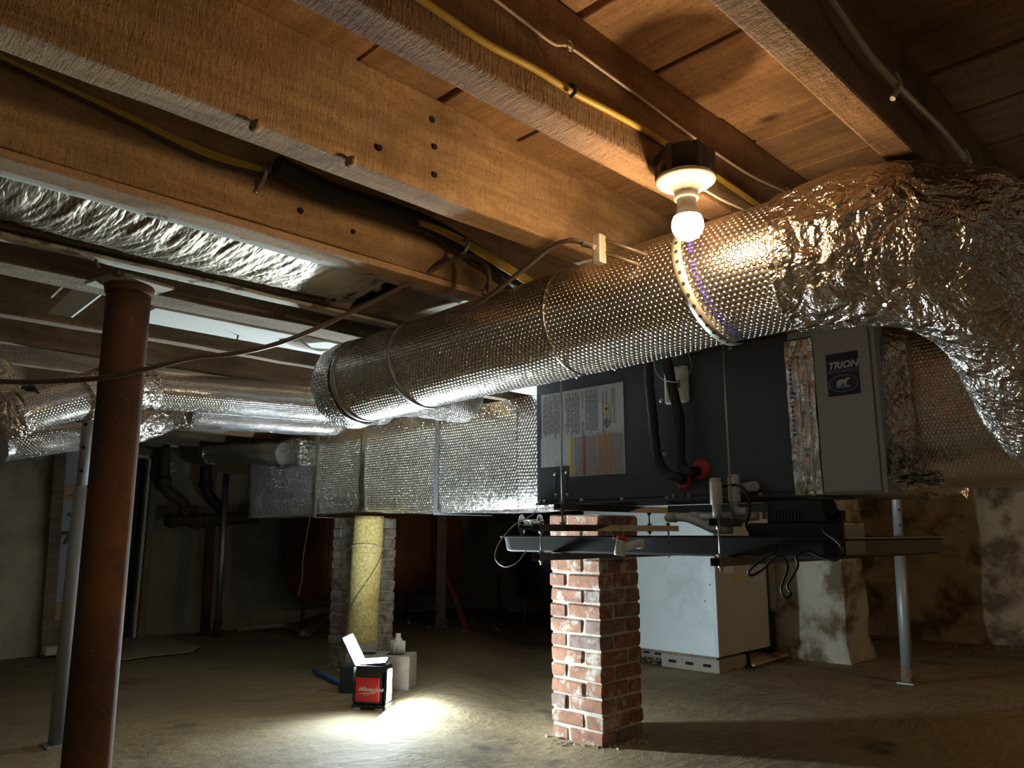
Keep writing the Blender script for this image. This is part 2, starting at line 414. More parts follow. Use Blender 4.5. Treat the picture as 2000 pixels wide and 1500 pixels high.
JL = [
 (-1.20, -1.14, JG, 'overhead joist farthest to the side of the filter cabinet'),
 (-.80, -.74, JG, 'overhead joist second from the side wall beside the filter cabinet'),
 (-.38, -.32, JG, 'overhead joist beyond the dark bay right of the cable hooks'),
 (.02, .08, JG, 'unlit joist past the hooked cable above the foil elbow'),
 (.405, .46, JD, 'rough brown joist at upper right with lit underside ending above foil duct'),
 (.79, .855, JD, 'dark rough joist carrying the light bulb fixture and yellow cable'),
 (1.186, 1.26, JW, 'broad golden joist with knots and bolt holes, nearest left of the bulb'),
 (1.59, 1.65, JW, 'brown joist with the black line set and yellow cables clamped along it'),
 (2.03, 2.095, JG, 'joist with white flaking edge just beyond the wrinkled insulation batt'),
 (2.32, 2.44, JG, 'grey joist resting on top of the rusty steel column'),
 (2.88, 2.93, JG, 'thin joist directly behind the strip of white drywall'),
 (3.31, 3.36, JG, 'notched dark joist, second behind the white drywall strip'),
 (3.72, 3.77, JG, 'dark joist just above the near insulated branch duct'),
 (4.13, 4.18, JG, 'dark joist above the far insulated branch duct'),
 (4.55, 4.61, JW, 'joist behind the branch ducts at the white ceiling patches'),
 (4.97, 5.03, JW, 'brown joist between white patches over the rear doorway side'),
 (5.4, 5.46, JW, 'brown joist above the end of the rectangular duct'),
 (5.85, 5.91, JG, 'last but one joist in front of the rear wall'),
 (6.32, 6.38, JG, 'last joist in front of the rear wall')]
for i, (a, b, m, l) in enumerate(JL): joist(a, b, l, m, seed=i*3.7)

# walls
def wall(name, fn, nu, nv, m): return struct(MB().grid(fn, nu, nv).build(name, m))
def wn(x, y, z, a): return a*noise.noise(Vector((x*2, y*2, z*2)))+.4*a*noise.noise(Vector((x*7, y*7, z*7)))
wall('wall_right', lambda u, v: (X1+.05+wn(1, 9*u, 2*v, .09), Y1+.3-(Y1-Y0+.6)*u, -.1+2.1*v), 150, 40, WALLR)
wall('wall_back', lambda u, v: (2.62+(X1-2.4)*u, Y1+.02+wn(6*u, 1, 2*v, .05), -.1+2.1*v), 110, 40, WALLB)
wall('wall_left', lambda u, v: (X0-.1+(1.66-X0+.1+.14)*u, 6.53+wn(4*u, 5, 2*v, .04), -.1+2.1*v), 90, 50, CONC)
wall('wall_front', lambda u, v: (X0-.1+(X1-X0+.2)*u, Y0-.02, -.1+2.1*v), 4, 4, WALLB)
wall('wall_side', lambda u, v: (X0-.05, Y0+(Y1-Y0)*u, -.1+2.1*v), 4, 4, WALLB)
# door opening beside the left wall: dark recess with pale casing
d1 = struct(MB().box(1.80, 1.86, 6.54, 7.9, -.1, ZD).build('wall_return', CONC))
d2 = struct(MB().box(1.80, 2.7, 8.3, 8.36, -.1, ZD).build('wall_recess', WALLB))
d3 = struct(MB().box(2.64, 2.70, 7.16, 8.3, -.1, ZD).build('wall_reveal', WALLB))
xa = aty(292, 905, 7.12).x; xb = aty(267, 1240, 7.12).x
door = MB().box(1.9, xa-.02, 7.22, 7.26, .1, 1.66).build('doorway_dark_1', simple('painted doorway dark', (.03, .032, .035), (.05, .05, .05), 2, rough=.3, bd=0)); struct(door)  # near-black panel across the opening; its colour stands in for the darkness inside
tr = MB(); tr.box(xa-.03, xa-.005, 7.06, 7.12, .12, 1.67); tr.box(1.86, xa-.005, 7.06, 7.12, 1.645, 1.67)
struct(tr.build('trim_1', simple('white painted casing', (.66, .62, .55), rough=.6, bs=60, bd=.001), None, .003))
tr = MB(); tr.box(xa+.0, xa+.06, 7.04, 7.13, .1, 1.72); tr.box(1.86, xa, 7.04, 7.13, 1.672, 1.73)
struct(tr.build('trim_2', JG, None, .003))
sill = MB().box(1.86, 6.9, 6.88, 7.1, 1.74, 1.80).build('trim_3', JG); struct(sill)

# ================================================================== BRICK PILLARS
def brick_mesh(Lx, W, H, seed):
    r = random.Random(seed); bm = bmesh.new(); bmesh.ops.create_cube(bm, size=1)
    for v in bm.verts: v.co.x *= Lx; v.co.y *= W; v.co.z *= H
    for v in bm.verts: v.co += Vector((r.uniform(-.005, .005), r.uniform(-.004, .004), r.uniform(-.004, .004)))
    bmesh.ops.bevel(bm, geom=list(bm.edges), offset=.007, segments=1, affect='EDGES')
    me = bpy.data.meshes.new('brick'); bm.to_mesh(me); bm.free(); return me
def pillar(x, y, S, z0, z1, label, m, ch=.0735, tilt=0):
    t = thing('brick_pillar', label, 'pillar', (x+S/2, y+S/2, z0))
    MB().box(x+.007, x+S-.007, y+.007, y+S-.007, z0-.02, z1-.004).build('mortar_core', MORT, t)
    W = S*.32; Lb = S-W-.012
    meshes = [brick_mesh(Lb, W, ch-.011, k) for k in range(7)]
    for me in meshes: me.materials.append(m)
    n = int(round((z1-z0)/ch)); cx, cy = x+S/2, y+S/2; r = random.Random(int(x*100))
    for c in range(n):
        z = z0+(c+.5)*ch; mir = 1 if c % 2 else -1
        for k in range(4):
            ox = -S/2+Lb/2; oy = -S/2+W/2
            a = k*math.pi/2; px = (ox*mir); py = oy
            X = cx+px*math.cos(a)-py*math.sin(a); Y = cy+px*math.sin(a)+py*math.cos(a)
            o = bpy.data.objects.new('brick', r.choice(meshes)); C.objects.link(o); o.parent = t
            off = r.uniform(-.001, .005)
            o.location = (X-t.location.x+r.uniform(-.002, .002)+ (X-cx)*off*6, Y-t.location.y+(Y-cy)*off*6, z-t.location.z+r.uniform(-.002, .002))
            o.rotation_euler = (r.uniform(-.012, .012), r.uniform(-.015, .015), a+r.uniform(-.015, .015)+(math.pi if r.random() < .5 else 0))
    # mortar crumbs at the foot
    mb = MB()
    for k in range(90):
        an = r.uniform(0, 6.28); rr = S/2*r.uniform(1.0, 1.45); q = Vector((cx+rr*math.cos(an)*1.15, cy+rr*math.sin(an)*1.15, 0)); q.z = gz(q.x, q.y)+.003
        s_ = r.uniform(.003, .009); mb.obox(q, ((1, r.random(), 0), (-r.random(), 1, 0), (0, 0, 1)), (s_, s_*.8, s_*.6))
    mb.build('mortar_crumbs', MORT, t, kind='stuff')
    return t
pillar(3.055, 2.445, .325, -.01, 1.092, 'reddish brown brick pillar under the air handler drain pan', BRM)
pillar(2.97, 4.42, .31, RISE-.01, 1.10, 'grey painted brick pillar behind the work light', BRG, .071)

# ================================================================== RUSTY COLUMN, POSTS
t = thing('steel_column', 'thick rusty round steel column standing nearest on the left', 'column', (.62, 2.33, RISE))
top = atf(252, 575, 2.10); mid = atf(168, 1500, 2.10)
top2 = mid+(top-mid)*((1.665-mid.z)/(top.z-mid.z)); bot = mid+(top-mid)*((gz(mid.x, mid.y)-mid.z)/(top.z-mid.z))
MB().tube([bot+(top2-bot)*k/12 for k in range(13)], .058, 32).build('shaft', RUST, t)
MB().cyl(top2-Vector((0, 0, .002)), top2+Vector((0, 0, .02)), .062, .066, 32).build('cap_ring', RUST, t)
MB().obox(top2+Vector((.0, 0, .028)), ((1, .2, 0), (-.2, 1, 0), (0, 0, 1)), (.085, .085, .005)).build('top_plate', PAINT, t, .002)
o = MB().obox(bot+Vector((0, 0, .006)), ((1, .2, 0), (-.2, 1, 0), (0, 0, 1)), (.09, .09, .006)).build('base_plate', RUST, t)

def post(name, label, bpx, tpx, r, ztop, split, m, zc=None):
    b = atfloor(*bpx); fw = (b.x+b.y)/2**.5; tt = atf(tpx[0], tpx[1], fw); d = (tt-b)/(tt.z-b.z)
    P = lambda z: b+d*(z-b.z)
    t = thing(name, label, 'post', b)
    MB().tube([P(b.z), P(split)], r, 20).build('lower_tube', m, t)
    MB().tube([P(split-.02), P(ztop)], r*.84, 20).build('upper_tube', m, t)
    to = Vector((-1, -1, 0)).normalized()
    for k in range(6):
        z = split+.07+k*.105
        if z > ztop-.03: break
        MB().cyl(P(z)+to*r*.70, P(z)+to*(r*.86), .008, None, 10).build('pin_hole', DARK, t)
    MB().cyl(P(split-.035)+Vector((.7, -.7, 0))*r*1.6, P(split-.035)-Vector((.7, -.7, 0))*r*1.6, .006, None, 8).build('steel_pin', ZINC, t)
    MB().obox(b+Vector((0, 0, .004)), ((1, 0, 0), (0, 1, 0), (0, 0, 1)), (r*1.5, r*1.5, .006)).build('base_plate', m, t, .002)
    return t, P
t, P = post('jack_post', 'grey telescoping steel post just behind the rusty column', (112, 1456), (171, 870), .037, 1.62, 1.20, POSTG)
MB().cyl(P(1.62), P(1.70), .018, None, 12).build('screw_head', RUST, t)
# column of small perforations
mb = MB()
for k in range(30):
    z = 1.215+k*.0125; mb.cyl(P(z)+Vector((-.98, .0, 0))*.0295+Vector((0, 0, 0)), P(z)+Vector((-1, .0, 0))*.0325, .0032, None, 6)
mb.build('perforation', ZINC, t, kind='stuff')
t, P = post('jack_post', 'blue grey telescoping steel post in front of the rubble wall', (1773, 1335), (1750, 965), .036, 1.68, .98, POSTG)
t.children[0].name
MB().tube([P(.0), P(.1)], .039, 20, wob=.004, wf=40).build('corroded_foot', simple('corroded foot', (.28, .2, .12), (.12, .09, .07), 25, rough=.9, bd=.003), t)

# concrete pier (right)
t0 = atfloor(1662, 1299); px0 = t0.x
pier = MB()
def pf(u, v):
    per = [(px0, 3.42), (px0, 2.56), (px0+.48, 2.56), (px0+.48, 3.42), (px0, 3.42)]
    s_ = u*4; i = min(3, int(s_)); a = Vector(per[i]); b = Vector(per[i+1]); q = a+(b-a)*(s_-i)
    z = -.03+1.75*v; k = .03*noise.noise(Vector((q.x*4, q.y*4, z*3)))+.01*noise.noise(Vector((q.x*14, q.y*14, z*12)))
    fl_ = .02*smooth(.0, 1, (.22-z)/.22)
    dr = (q-Vector((px0+.24, 2.99))).normalized(); q = q+dr*(k+fl_)
    return (q.x, q.y, z)
pier.grid(pf, 64, 60)
tag(pier.build('concrete_pier', simple('stained plaster', (.56, .54, .47), (.46, .42, .34), 5, (1, 1, .5), .9, bs=30, bd=.008, c3=(.17, .12, .07), blotch=2.8, lo=.47, hi=.6)), 'stained plastered concrete pier behind the drain pan near the blue grey post', 'pier')

# ================================================================== AIR HANDLER
AX = 2.53
t = thing('air_handler', 'dark slate horizontal air handler hanging below the joists', 'air handler', (2.8, 1.77, 1.12))
ay0, ay1, az0, az1, ax1 = 1.164, 2.372, 1.124, 1.682, 3.04
MB().box(AX, ax1, ay0, ay1, az0, az1).build('cabinet_shell', AHM, t, .004)
ysplit = atx(1328, 870, AX).y
for nm, a, b in (('access_panel', ysplit+.003, ay1-.02), ('coil_panel', ay0+.004, ysplit-.012)):
    MB().box(AX-.005, AX+.002, a, b, az0+.012, az1-.012).build(nm, AHM, t, .002)
MB().box(AX-.006, AX+.001, ysplit-.010, ysplit+.001, az0+.004, az1-.006).build('center_post', simple('slate trim', (.07, .08, .1), rough=.4, bd=0), t)
# bottom flange
MB().box(AX-.008, AX+.01, ay0, ay1, az0-.004, az0+.006).build('bottom_flange', AHM, t)
for (px, py) in [(1057, 748), (1126, 736), (1201, 720), (1062, 980), (1135, 977), (1214, 975), (1302, 973), (1315, 970), (1345, 969), (1291, 782), (1298, 887), (1484, 966), (1425, 680)]:
    p = atx(px, py, AX-.006); scr = MB(); scr.lathe([(.0001, -.006), (.004, -.0055), (.0062, -.003), (.0064, 0), (.0095, .0005), (.0095, .0015)], p, (1, 0, 0), 10); scr.build('screw', ZINC, t)
# hatch outline (four screws)
p = [atx(*q, AX-.006) for q in ((1084, 926), (1106, 922), (1086, 967), (1108, 966))]
for q in p: MB().lathe([(.0001, -.006), (.005, -.005), (.0075, 0)], q, (1, 0, 0), 10).build('screw', ZINC, t)
mb = MB(); mb.bar(p[0], p[2], .001, .001, (1, 0, 0)); mb.bar(p[1], p[3], .001, .001, (1, 0, 0)); mb.bar(p[0], p[1], .001, .001, (1, 0, 0)); mb.bar(p[2], p[3], .001, .001, (1, 0, 0))
mb.build('hatch_seam', INK, t)
# label sheets
lx = AX-.0065
ya, yb = 1.876, 2.335; zt, zm, zb_ = 1.612, 1.412, 1.235
ym = atx(1118, 900, AX).y
lb = MB().box(lx, lx+.0015, ya, yb, zm, zt).box(lx-.0002, lx+.0015, ya+.0, ym+.01, zb_, zm).box(lx, lx+.0015, ym+.012, yb+.005, 1.285, zm).build('warning_label', LABEL, t)
rr = random.Random(3); ink = MB()
y = yb-.012
while y > 2.01:                      # columns of fine print (lines run vertically on the sheet)
    z = zt-.012-rr.choice([0, .0, .02]);
    while z > zm+.02:
        ln = rr.uniform(.008, .03); ink.box(lx-.0006, lx, y-.0022, y+.0018, z-ln, z); z -= ln+.0045
        if rr.random() < .03: z -= .05
    y -= .0085 if rr.random() < .85 else .02
for y, z0_, z1_, wd in ((1.985, zm+.01, zt-.03, .006), (1.965, zm+.02, zt-.03, .006), (1.945, 1.45, 1.5, .003), (1.935, 1.53, 1.59, .003), (1.925, 1.44, 1.59, .003)):
    z = z1_
    while z > z0_: ln = rr.uniform(.006, .016); ink.box(lx-.0006, lx, y-wd/2, y+wd/2, z-ln, z); z -= ln+.004
y = ym-.02
while y > ya+.01:
    z = zm-.01
    while z > zb_+.012: ln = rr.uniform(.012, .05); ink.box(lx-.0008, lx, y-.0008, y+.0008, z-ln, z); z -= ln+.003
    y -= .0058
ink.build('printed_lines', simple('grey print', (.16, .17, .19), rough=.5, bd=0), lb, kind='stuff')
for nm, m, y, wd in (('yellow_band', YINK, ym+.004, .007), ('red_band', RINK, ym-.073, .005), ('orange_band', ORINK, ym-.148, .006), ('orange_band', ORINK, ym-.18, .006), ('orange_band', ORINK, ym-.212, .006)):
    MB().box(lx-.0012, lx-.0004, y-wd, y+wd, zb_+.003 if nm != 'yellow_band' else zb_, zm-.003).build(nm, m, lb)
tri = MB(); c = Vector((lx-.001, 1.968, 1.508)); tri.add([c+Vector((0, .018, 0)), c+Vector((0, -.014, .021)), c+Vector((0, -.014, -.021))], [(0, 1, 2)]); tri.build('warning_triangle', YINK, lb, solid=.0006)
fl2 = MB(); c2 = c-Vector((.0006, 0, 0)); fl2.add([c2+Vector((0, .006, 0)), c2+Vector((0, -.008, .008)), c2+Vector((0, -.010, 0)), c2+Vector((0, -.008, -.008))], [(0, 1, 2, 3)]); fl2.build('flame_mark', INK, lb, solid=.0005)
dm = MB(); c = Vector((lx-.001, 1.966, 1.447))
for a, b in (((.018, 0), (0, .018)), ((0, .018), (-.018, 0)), ((-.018, 0), (0, -.018)), ((0, -.018), (.018, 0))):
    dm.bar(c+Vector((0, *a)), c+Vector((0, *b)), .0008, .0012, (1, 0, 0))
dm.box(lx-.0016, lx-.0008, c.y-.005, c.y+.005, c.z-.004, c.z+.004)
dm.build('flame_diamond', INK, lb)
# junction box on the panel
j = thing('thermostat_box', 'white rounded plastic box mounted on air handler behind black lines', 'box', (AX-.01, 1.62, 1.56))
a = atx(1297, 720, AX-.02); b = atx(1346, 787, AX-.02)
MB().box(AX-.03, AX-.0065, b.y, a.y, 1.487, 1.632).build('housing', WPL, j, .014, 4)
MB().box(AX-.032, AX-.0295, b.y+.03, b.y+.045, 1.545, 1.575).build('switch_slot', INK, j, .001)
# refrigerant lines
def tube_thing(name, label, cat, pts, r, m, n=8, seg=12, group=None, wob=0, wf=30, part=None):
    sp_ = spline(pts, n)
    o = MB().tube(sp_, r, seg, wob=wob, wf=wf).build(name, m)
    return tag(o, label, cat, group)
tube_thing('refrigerant_line', 'outer black insulated refrigerant line curving into the lower grommet', 'pipe',
    [atx(1266, 670, 2.40), atx(1268, 740, 2.42), atx(1278, 850, 2.44), atx(1284, 895, 2.445), atx(1300, 923, 2.45), atx(1330, 934, 2.46), Vector((2.50, 1.60, 1.195)), Vector((2.527, 1.60, 1.195))], .0185, RUB, wob=.003, wf=40)
tube_thing('refrigerant_line', 'inner black insulated refrigerant line bending to the round red grommet', 'pipe',
    [atx(1303, 650, 2.42), atx(1303, 700, 2.43), atx(1316, 770, 2.44), atx(1328, 820, 2.445), atx(1328, 880, 2.45), atx(1332, 912, 2.455), atx(1350, 922, 2.46), Vector((2.49, 1.545, 1.222)), Vector((2.527, 1.53, 1.226))], .0185, RUB, wob=.003, wf=40)
for nm, y, z, lab_ in (('pipe_grommet', 1.527, 1.231, 'round red plastic grommet on the right where a black line enters'), ('pipe_grommet', 1.61, 1.196, 'lower left red plastic grommet with pale arrows partly hidden by black line')):
    g = MB(); g.lathe([(.0001, -.012), (.026, -.011), (.036, -.003), (.038, 0), (.038, .003)], (AX-.008, y, z), (1, 0, 0), 28)
    g_ = tag(g.build(nm, REDP), lab_, 'grommet')
    if y > 1.6:
        ar = MB()
        for q in range(3): ar.box(AX-.0215, AX-.0195, y-.02+q*.012, y-.016+q*.012, z-.028, z-.016)
        ar.build('arrow_mark', WINK, g_)

# ================================================================== FILTER CABINET
fx = 2.50
t = thing('filter_cabinet', 'light grey upright filter cabinet with a navy sticker', 'filter cabinet', (2.75, .97, 1.12))
fy0, fy1, fz0, fz1 = .868, 1.066, 1.120, 1.675
MB().box(fx+.006, 3.05, fy0-.0, fy1, fz0, fz1).build('housing', CAB, t, .003)
dr_ = MB().box(fx-.006, fx+.006, fy0+.014, fy1-.003, fz0+.006, fz1-.004).build('door', CAB, t, .004)
MB().box(fx-.002, fx+.012, fy0-.004, fy0+.010, fz0, fz1).build('side_flange', CAB, t, .002)
MB().box(fx-.022, fx-.004, fy0+.06, fy1-.03, fz1-.02, fz1+.008).build('door_handle', CAB, dr_, .004)
st = MB().box(fx-.0085, fx-.006, .918, 1.022, 1.437, 1.578).build('sticker', NAVY, t, .0015)
R_ = (0, -1, 0); U_ = (0, 0, 1)
text('TRION', .0315, (fx-.009, 1.0155, 1.527), R_, U_, WINK, st, 'lettering', .25, .0011)
text('INDOOR AIR QUALITY', .0100, (fx-.009, 1.017, 1.5145), R_, U_, simple('dim sticker print', (.25, .27, .32), rough=.5, bd=0), st, 'lettering', 0, .0001)
el = MB(); ec = Vector((fx-.009, .97, 1.476))
el.tube([ec+Vector((0, .0455*math.cos(k*math.pi/24), .0275*math.sin(k*math.pi/24))) for k in range(49)], .0006, 6); el.build('emblem_ring', WINK, st)
bear = [(-25, -3), (-24, 6), (-18, 13), (-8, 14.5), (2, 13), (8, 14.5), (14, 18), (17, 20.5), (19, 19.5), (26, 17), (27, 14.5), (20, 12.5), (16, 9), (13, 3), (11, -2), (11, -7), (9, -10), (2, -9.5), (4, -7), (3, -2), (-3, -2.5), (-8, -4), (-10, -8), (-11, -11), (-18, -11), (-17, -8), (-19, -6), (-21, -11), (-25, -9)]
bb = MB(); bb.add([ec+Vector((0, -a*.00088, b*.00088+.001)) for a, b in bear], [tuple(range(len(bear)))]); bb.build('bear_emblem', WINK, st, solid=.0004)
text('airbear', .0165, (fx-.0097, .9935, 1.4612), R_, U_, simple('sticker print', (.36, .40, .48), rough=.5, bd=0), st, 'lettering', 0, .0004)

# foil taped collar left of cabinet
def foilstrip(name, label, y0, y1, z0, z1, x, m, cat='foil collar', amp=.006, depth=.45):
    def fn(u, v):
        y = y0+(y1-y0)*u; z = z0+(z1-z0)*v
        return (x+amp*noise.noise(Vector((0, y*28, z*9)))+amp*.6*noise.noise(Vector((5, y*70, z*22))), y+.004*noise.noise(Vector((z*12, u*2, 0))), z)
    mb = MB(); mb.grid(fn, 24, 70)
    return mb
t = thing('duct_collar', 'foil taped metal collar between air handler and grey filter cabinet', 'duct collar', (2.7, 1.11, 1.12))
MB().box(2.52, 3.03, 1.068, 1.16, 1.13, 1.68).build('collar', GALV, t)
foilstrip('f', '', 1.070, 1.168, 1.118, 1.655, 2.506, CRINKT, amp=.010).build('foil_tape', CRINKT, t, solid=.001)
sm = MB()
for y_ in (1.095, 1.125): sm.tube([(2.503+.002*math.sin(k), y_+.001*math.sin(k*1.7), 1.125+k*.026) for k in range(19)], .003, 6)
sm.build('seam_ridge', CRINKT, t)
bm_ = MB(); rr = random.Random(9)
for k in range(16): 
    z = 1.32+k*.016; bm_.box(2.498, 2.4985, 1.145, 1.153, z, z+rr.uniform(.004, .012))
bm_.build('printed_lines', BLINK, t, kind='stuff')

# ================================================================== RECTANGULAR DUCT
DX = 2.85
t = thing('rectangular_duct', 'long rectangular supply duct wrapped in silver bubble foil', 'duct', (3.0, 4.0, 1.12))
yl = atx(487, 960, DX).y
zt_ = atx(850, 805, DX).z; zb_ = atx(850, 998, DX).z
def rsect(y):   # slightly pillowy section
    sag = .010*math.sin(y*2.2+1)
    return [(DX, zt_-.0), (DX-.012, (zt_+zb_)/2+.12), (DX-.014, (zt_+zb_)/2-.1), (DX-.004, zb_+.012-sag), (DX+.012, zb_-sag), (DX+.2, zb_-.004-sag), (DX+.38, zb_-sag), (DX+.40, zb_+.02), (DX+.40, zt_-.01), (DX+.38, zt_), (DX+.01, zt_+.004)]
def rduct(y0, y1, rows=60, extra=0):
    mb = MB(); vs = []; n = 11; cum = [0]
    for i in range(rows+1):
        y = y0+(y1-y0)*i/rows
        for (x, z) in rsect(y):
            q = Vector((x*5, y*5, z*5)); e = .007*noise.noise(q)+.003*noise.noise(q*3.3)
            vs.append((x+e-(extra if x < DX+.05 else 0), y, z+e*.7))
    s0 = rsect(0); L_ = [0]
    for k in range(n): a = s0[k]; b = s0[(k+1) % n]; L_.append(L_[-1]+math.dist(a, b))
    fs = []; uvs = []
    for i in range(rows):
        for k in range(n):
            k2 = (k+1) % n; fs.append((i*n+k, (i+1)*n+k, (i+1)*n+k2, i*n+k2)); y_a = y0+(y1-y0)*i/rows; y_b = y0+(y1-y0)*(i+1)/rows
            uvs.append([(y_a, L_[k]), (y_b, L_[k]), (y_b, L_[k+1]), (y_a, L_[k+1])])
    mb.add(vs, fs, uvs, True)
    mb.f.append(tuple(rows*n+k for k in range(n))[::-1]); mb.sm.append(False); mb.f.append(tuple(range(n))); mb.sm.append(False)
    return mb
rduct(2.376, yl).build('duct_wrap', FOILD, t)
rduct(2.60, 2.80, 10, .008).build('taped_cuff', foil('ribbed foil cuff', (.8, .8, .8), .004, .02, .25, .012, .005), t)
ysm = atx(712, 900, DX).y
rduct(ysm-.035, ysm+.03, 4, .003).build('seam_tape', CRINKT, t)
def strap(px, wd, m):
    y = atx(px, 900, DX-.02).y
    MB().box(DX-.026, DX-.022, y-wd, y+wd, zb_-.02, 1.70).build('hanging_strap', m, t, .001)
    MB().box(DX-.026, DX+.41, y-wd, y+wd, zb_-.022, zb_-.018).build('hanging_strap', m, t, .001)
strap(620, .016, simple('pale strap', (.45, .42, .3), rough=.4, metal=.5, bd=0)); strap(853, .016, GALV)

# ================================================================== MAIN ROUND DUCT
t = thing('round_duct', 'large round duct in silver bubble foil with crumpled elbow at right', 'duct', (1.45, 1.3, 1.5))
def axis(y): k = (y-2.1)/(.55-2.1); return Vector((1.426+.054*k, y, 1.497+.054*k))
R0 = .136
endl = [Vector((1.62, 2.33, 1.475)), Vector((1.52, 2.285, 1.49)), Vector((1.455, 2.20, 1.497))]
straight = [axis(2.1-k*.05) for k in range(30)]
MB().tube(straight+[axis(.64)], R0, 64, False, wob=.004, wf=6).build('straight_wrap', FOILB, t)
e1 = spline([axis(2.12), Vector((1.432, 2.19, 1.497)), Vector((1.475, 2.25, 1.495)), Vector((1.55, 2.29, 1.51)), Vector((1.68, 2.32, 1.54)), Vector((1.84, 2.35, 1.565)), Vector((2.1, 2.4, 1.57))], 8)
MB().tube(e1, [R0+.003-.020*smooth(12, 30, i) for i in range(len(e1))], 64, True, wob=.010, wf=11, pleat=.004).build('left_elbow', foil('crinkled bubble foil', (.8, .8, .8), .002, .0125, .2, .01, .004), t)
e2 = spline([axis(.66), Vector((1.485, .56, 1.548)), Vector((1.50, .47, 1.54)), Vector((1.535, .375, 1.505)), Vector((1.62, .31, 1.445)), Vector((1.78, .30, 1.365)), Vector((1.98, .31, 1.29)), Vector((2.25, .33, 1.26)), Vector((2.5, .34, 1.25))], 14)
rad = [R0+.006+.012*smooth(0, 20, i) for i in range(len(e2))]
MB().tube(e2, rad, 96, True, wob=.007, wf=16, pleat=.007).build('crumpled_elbow', CRINK, t)
# tape bands and hanger straps around the pipe
def ring(ya, wd, extra, m, name='tape_band', skew=0, a0=0, a1=360, seg=60):
    mb = MB(); vs = []; n = seg
    for i in range(n+1):
        an = math.radians(a0+(a1-a0)*i/n)
        y = ya+skew*math.sin(an)
        c = axis(y)
        for s_ in (-1, 1):
            for rr_ in (R0+extra, R0+extra+.0015):
                vs.append(c+Vector((math.cos(an)*rr_, s_*wd, math.sin(an)*rr_)))
    fs = []
    for i in range(n):
        b = i*4; fs += [(b+1, b+3, b+7, b+5), (b, b+4, b+6, b+2), (b, b+1, b+5, b+4), (b+2, b+6, b+7, b+3)]
    mb.add(vs, fs, None, True); return mb.build(name, m, t)
ring(1.215, .003, .001, CRINKT, 'seam_ridge')
ring(1.82, .011, .0015, GALV, 'perforated_strap', .02)
ring(2.10, .011, .0015, GALV, 'perforated_strap')
ys = .835
hs = MB(); vs = []
pale = simple('pale perforated strap', (.62, .60, .52), rough=.35, metal=.6, bd=0)
o = ring(ys, .012, .005, pale, 'perforated_strap', .03, 95, 285)
dots = MB()
for k in range(16):
    an = math.radians(112+k*10.2); y = ys+.03*math.sin(an); c = axis(y); d = Vector((math.cos(an), 0, math.sin(an)))
    p = c+d*(R0+.0062); dots.cyl(p, p+d*.0012, .0042, None, 10)
dots.build('strap_hole', DARK, o, kind='stuff')
bt = MB()
rr = random.Random(2)
for k in range(46):                       # blue printed tape line beside the strap
    if 16 < k < 19: continue
    an = math.radians(112+k*3.4); y = ys-.032+.03*math.sin(an); c = axis(y); d = Vector((math.cos(an), 0, math.sin(an))); tg = Vector((-math.sin(an), 0, math.cos(an)))
    bt.obox(c+d*(R0+.0038), (tg, (0, 1, 0), d), (rr.uniform(.001, .0025), .0045, .0004))
bt.build('blue_print', BLINK, t, kind='stuff')
# foil offshoot hanging under the left end
MB().tube(spline([atx(800, 715, 1.62), atx(835, 735, 1.70), atx(872, 742, 1.85), atx(905, 735, 2.1), atx(925, 730, 2.4)], 10), .088, 48, wob=.007, wf=16, pleat=.005).build('duct_boot', CRINK, t)

# return duct right of the cabinet
t = thing('return_duct', 'foil wrapped return duct right of the grey filter cabinet', 'duct', (2.8, .3, 1.15))
MB().tube([Vector((2.86, .84-.05*k, 1.408)) for k in range(34)], .262, 64, wob=.010, wf=6, sq=5).build('duct_wrap', foil('warm bubble foil', (.78, .72, .64), .0026, .012, .2, .008, .003), t)
MB().tube([Vector((2.84, .875-.012*k, 1.403)) for k in range(8)], [.285-.002*k for k in range(8)], 64, wob=.022, wf=16, sq=6, pleat=.01).build('taped_collar', CRINK, t)
def crumple(c, s, seed, m=CRINK, nm='foil_flap'):
    mb = MB(); c = Vector(c)
    def fn(u, v):
        a = u*2-1; b = v*2-1
        q = Vector((a*1.5+seed, b*1.5, seed)); return c+Vector((s[0]*noise.noise(q*2)+s[0]*.5*noise.noise(q*5), -s[1]*a, s[2]*(b+.35*noise.noise(q*1.3))))
    mb.grid(fn, 26, 18); return mb.build(nm, m, t, solid=.001)
crumple(atx(1790, 935, 2.50), (.05, .075, .022), 2.2)
crumple(atx(1770, 905, 2.53), (.04, .05, .05), 5.1)

# ================================================================== LIGHT FIXTURE
bc = aty(1343, 440, .735)
t = thing('ceiling_lamp', 'bare warm light bulb in a white porcelain holder under black box', 'lamp', (bc.x, .735, 1.72))
bx, by = bc.x, .735
top = 1.664
MB().lathe([(.0001, .055), (.050, .055), (.052, .052), (.052, .0), (.0001, 0)], (bx, by, top), (0, 0, 1), 32).build('junction_box', simple('brown black box', (.03, .024, .022), rough=.45, bd=0), t)
for k in range(6): a = k*math.pi/3; MB().box(bx+.05*math.cos(a)-.006, bx+.05*math.cos(a)+.006, by+.05*math.sin(a)-.006, by+.05*math.sin(a)+.006, top+.002, top+.056).build('box_ear', INK, t, .001)
MB().lathe([(.054, .004), (.057, 0), (.057, -.004), (.050, -.009), (.044, -.011), (.038, -.011), (.030, -.014), (.024, -.022), (.021, -.030), (.021, -.034), (.0235, -.036), (.0235, -.040), (.0001, -.040)], (bx, by, top), (0, 0, 1), 36).build('lamp_holder', CERAM, t)
MB().lathe([(.018, 0), (.0185, -.016), (.021, -.028), (.0262, -.036)], (bx, by, top-.040), (0, 0, 1), 32).build('bulb_collar', WPL, t)
zc = bc.z
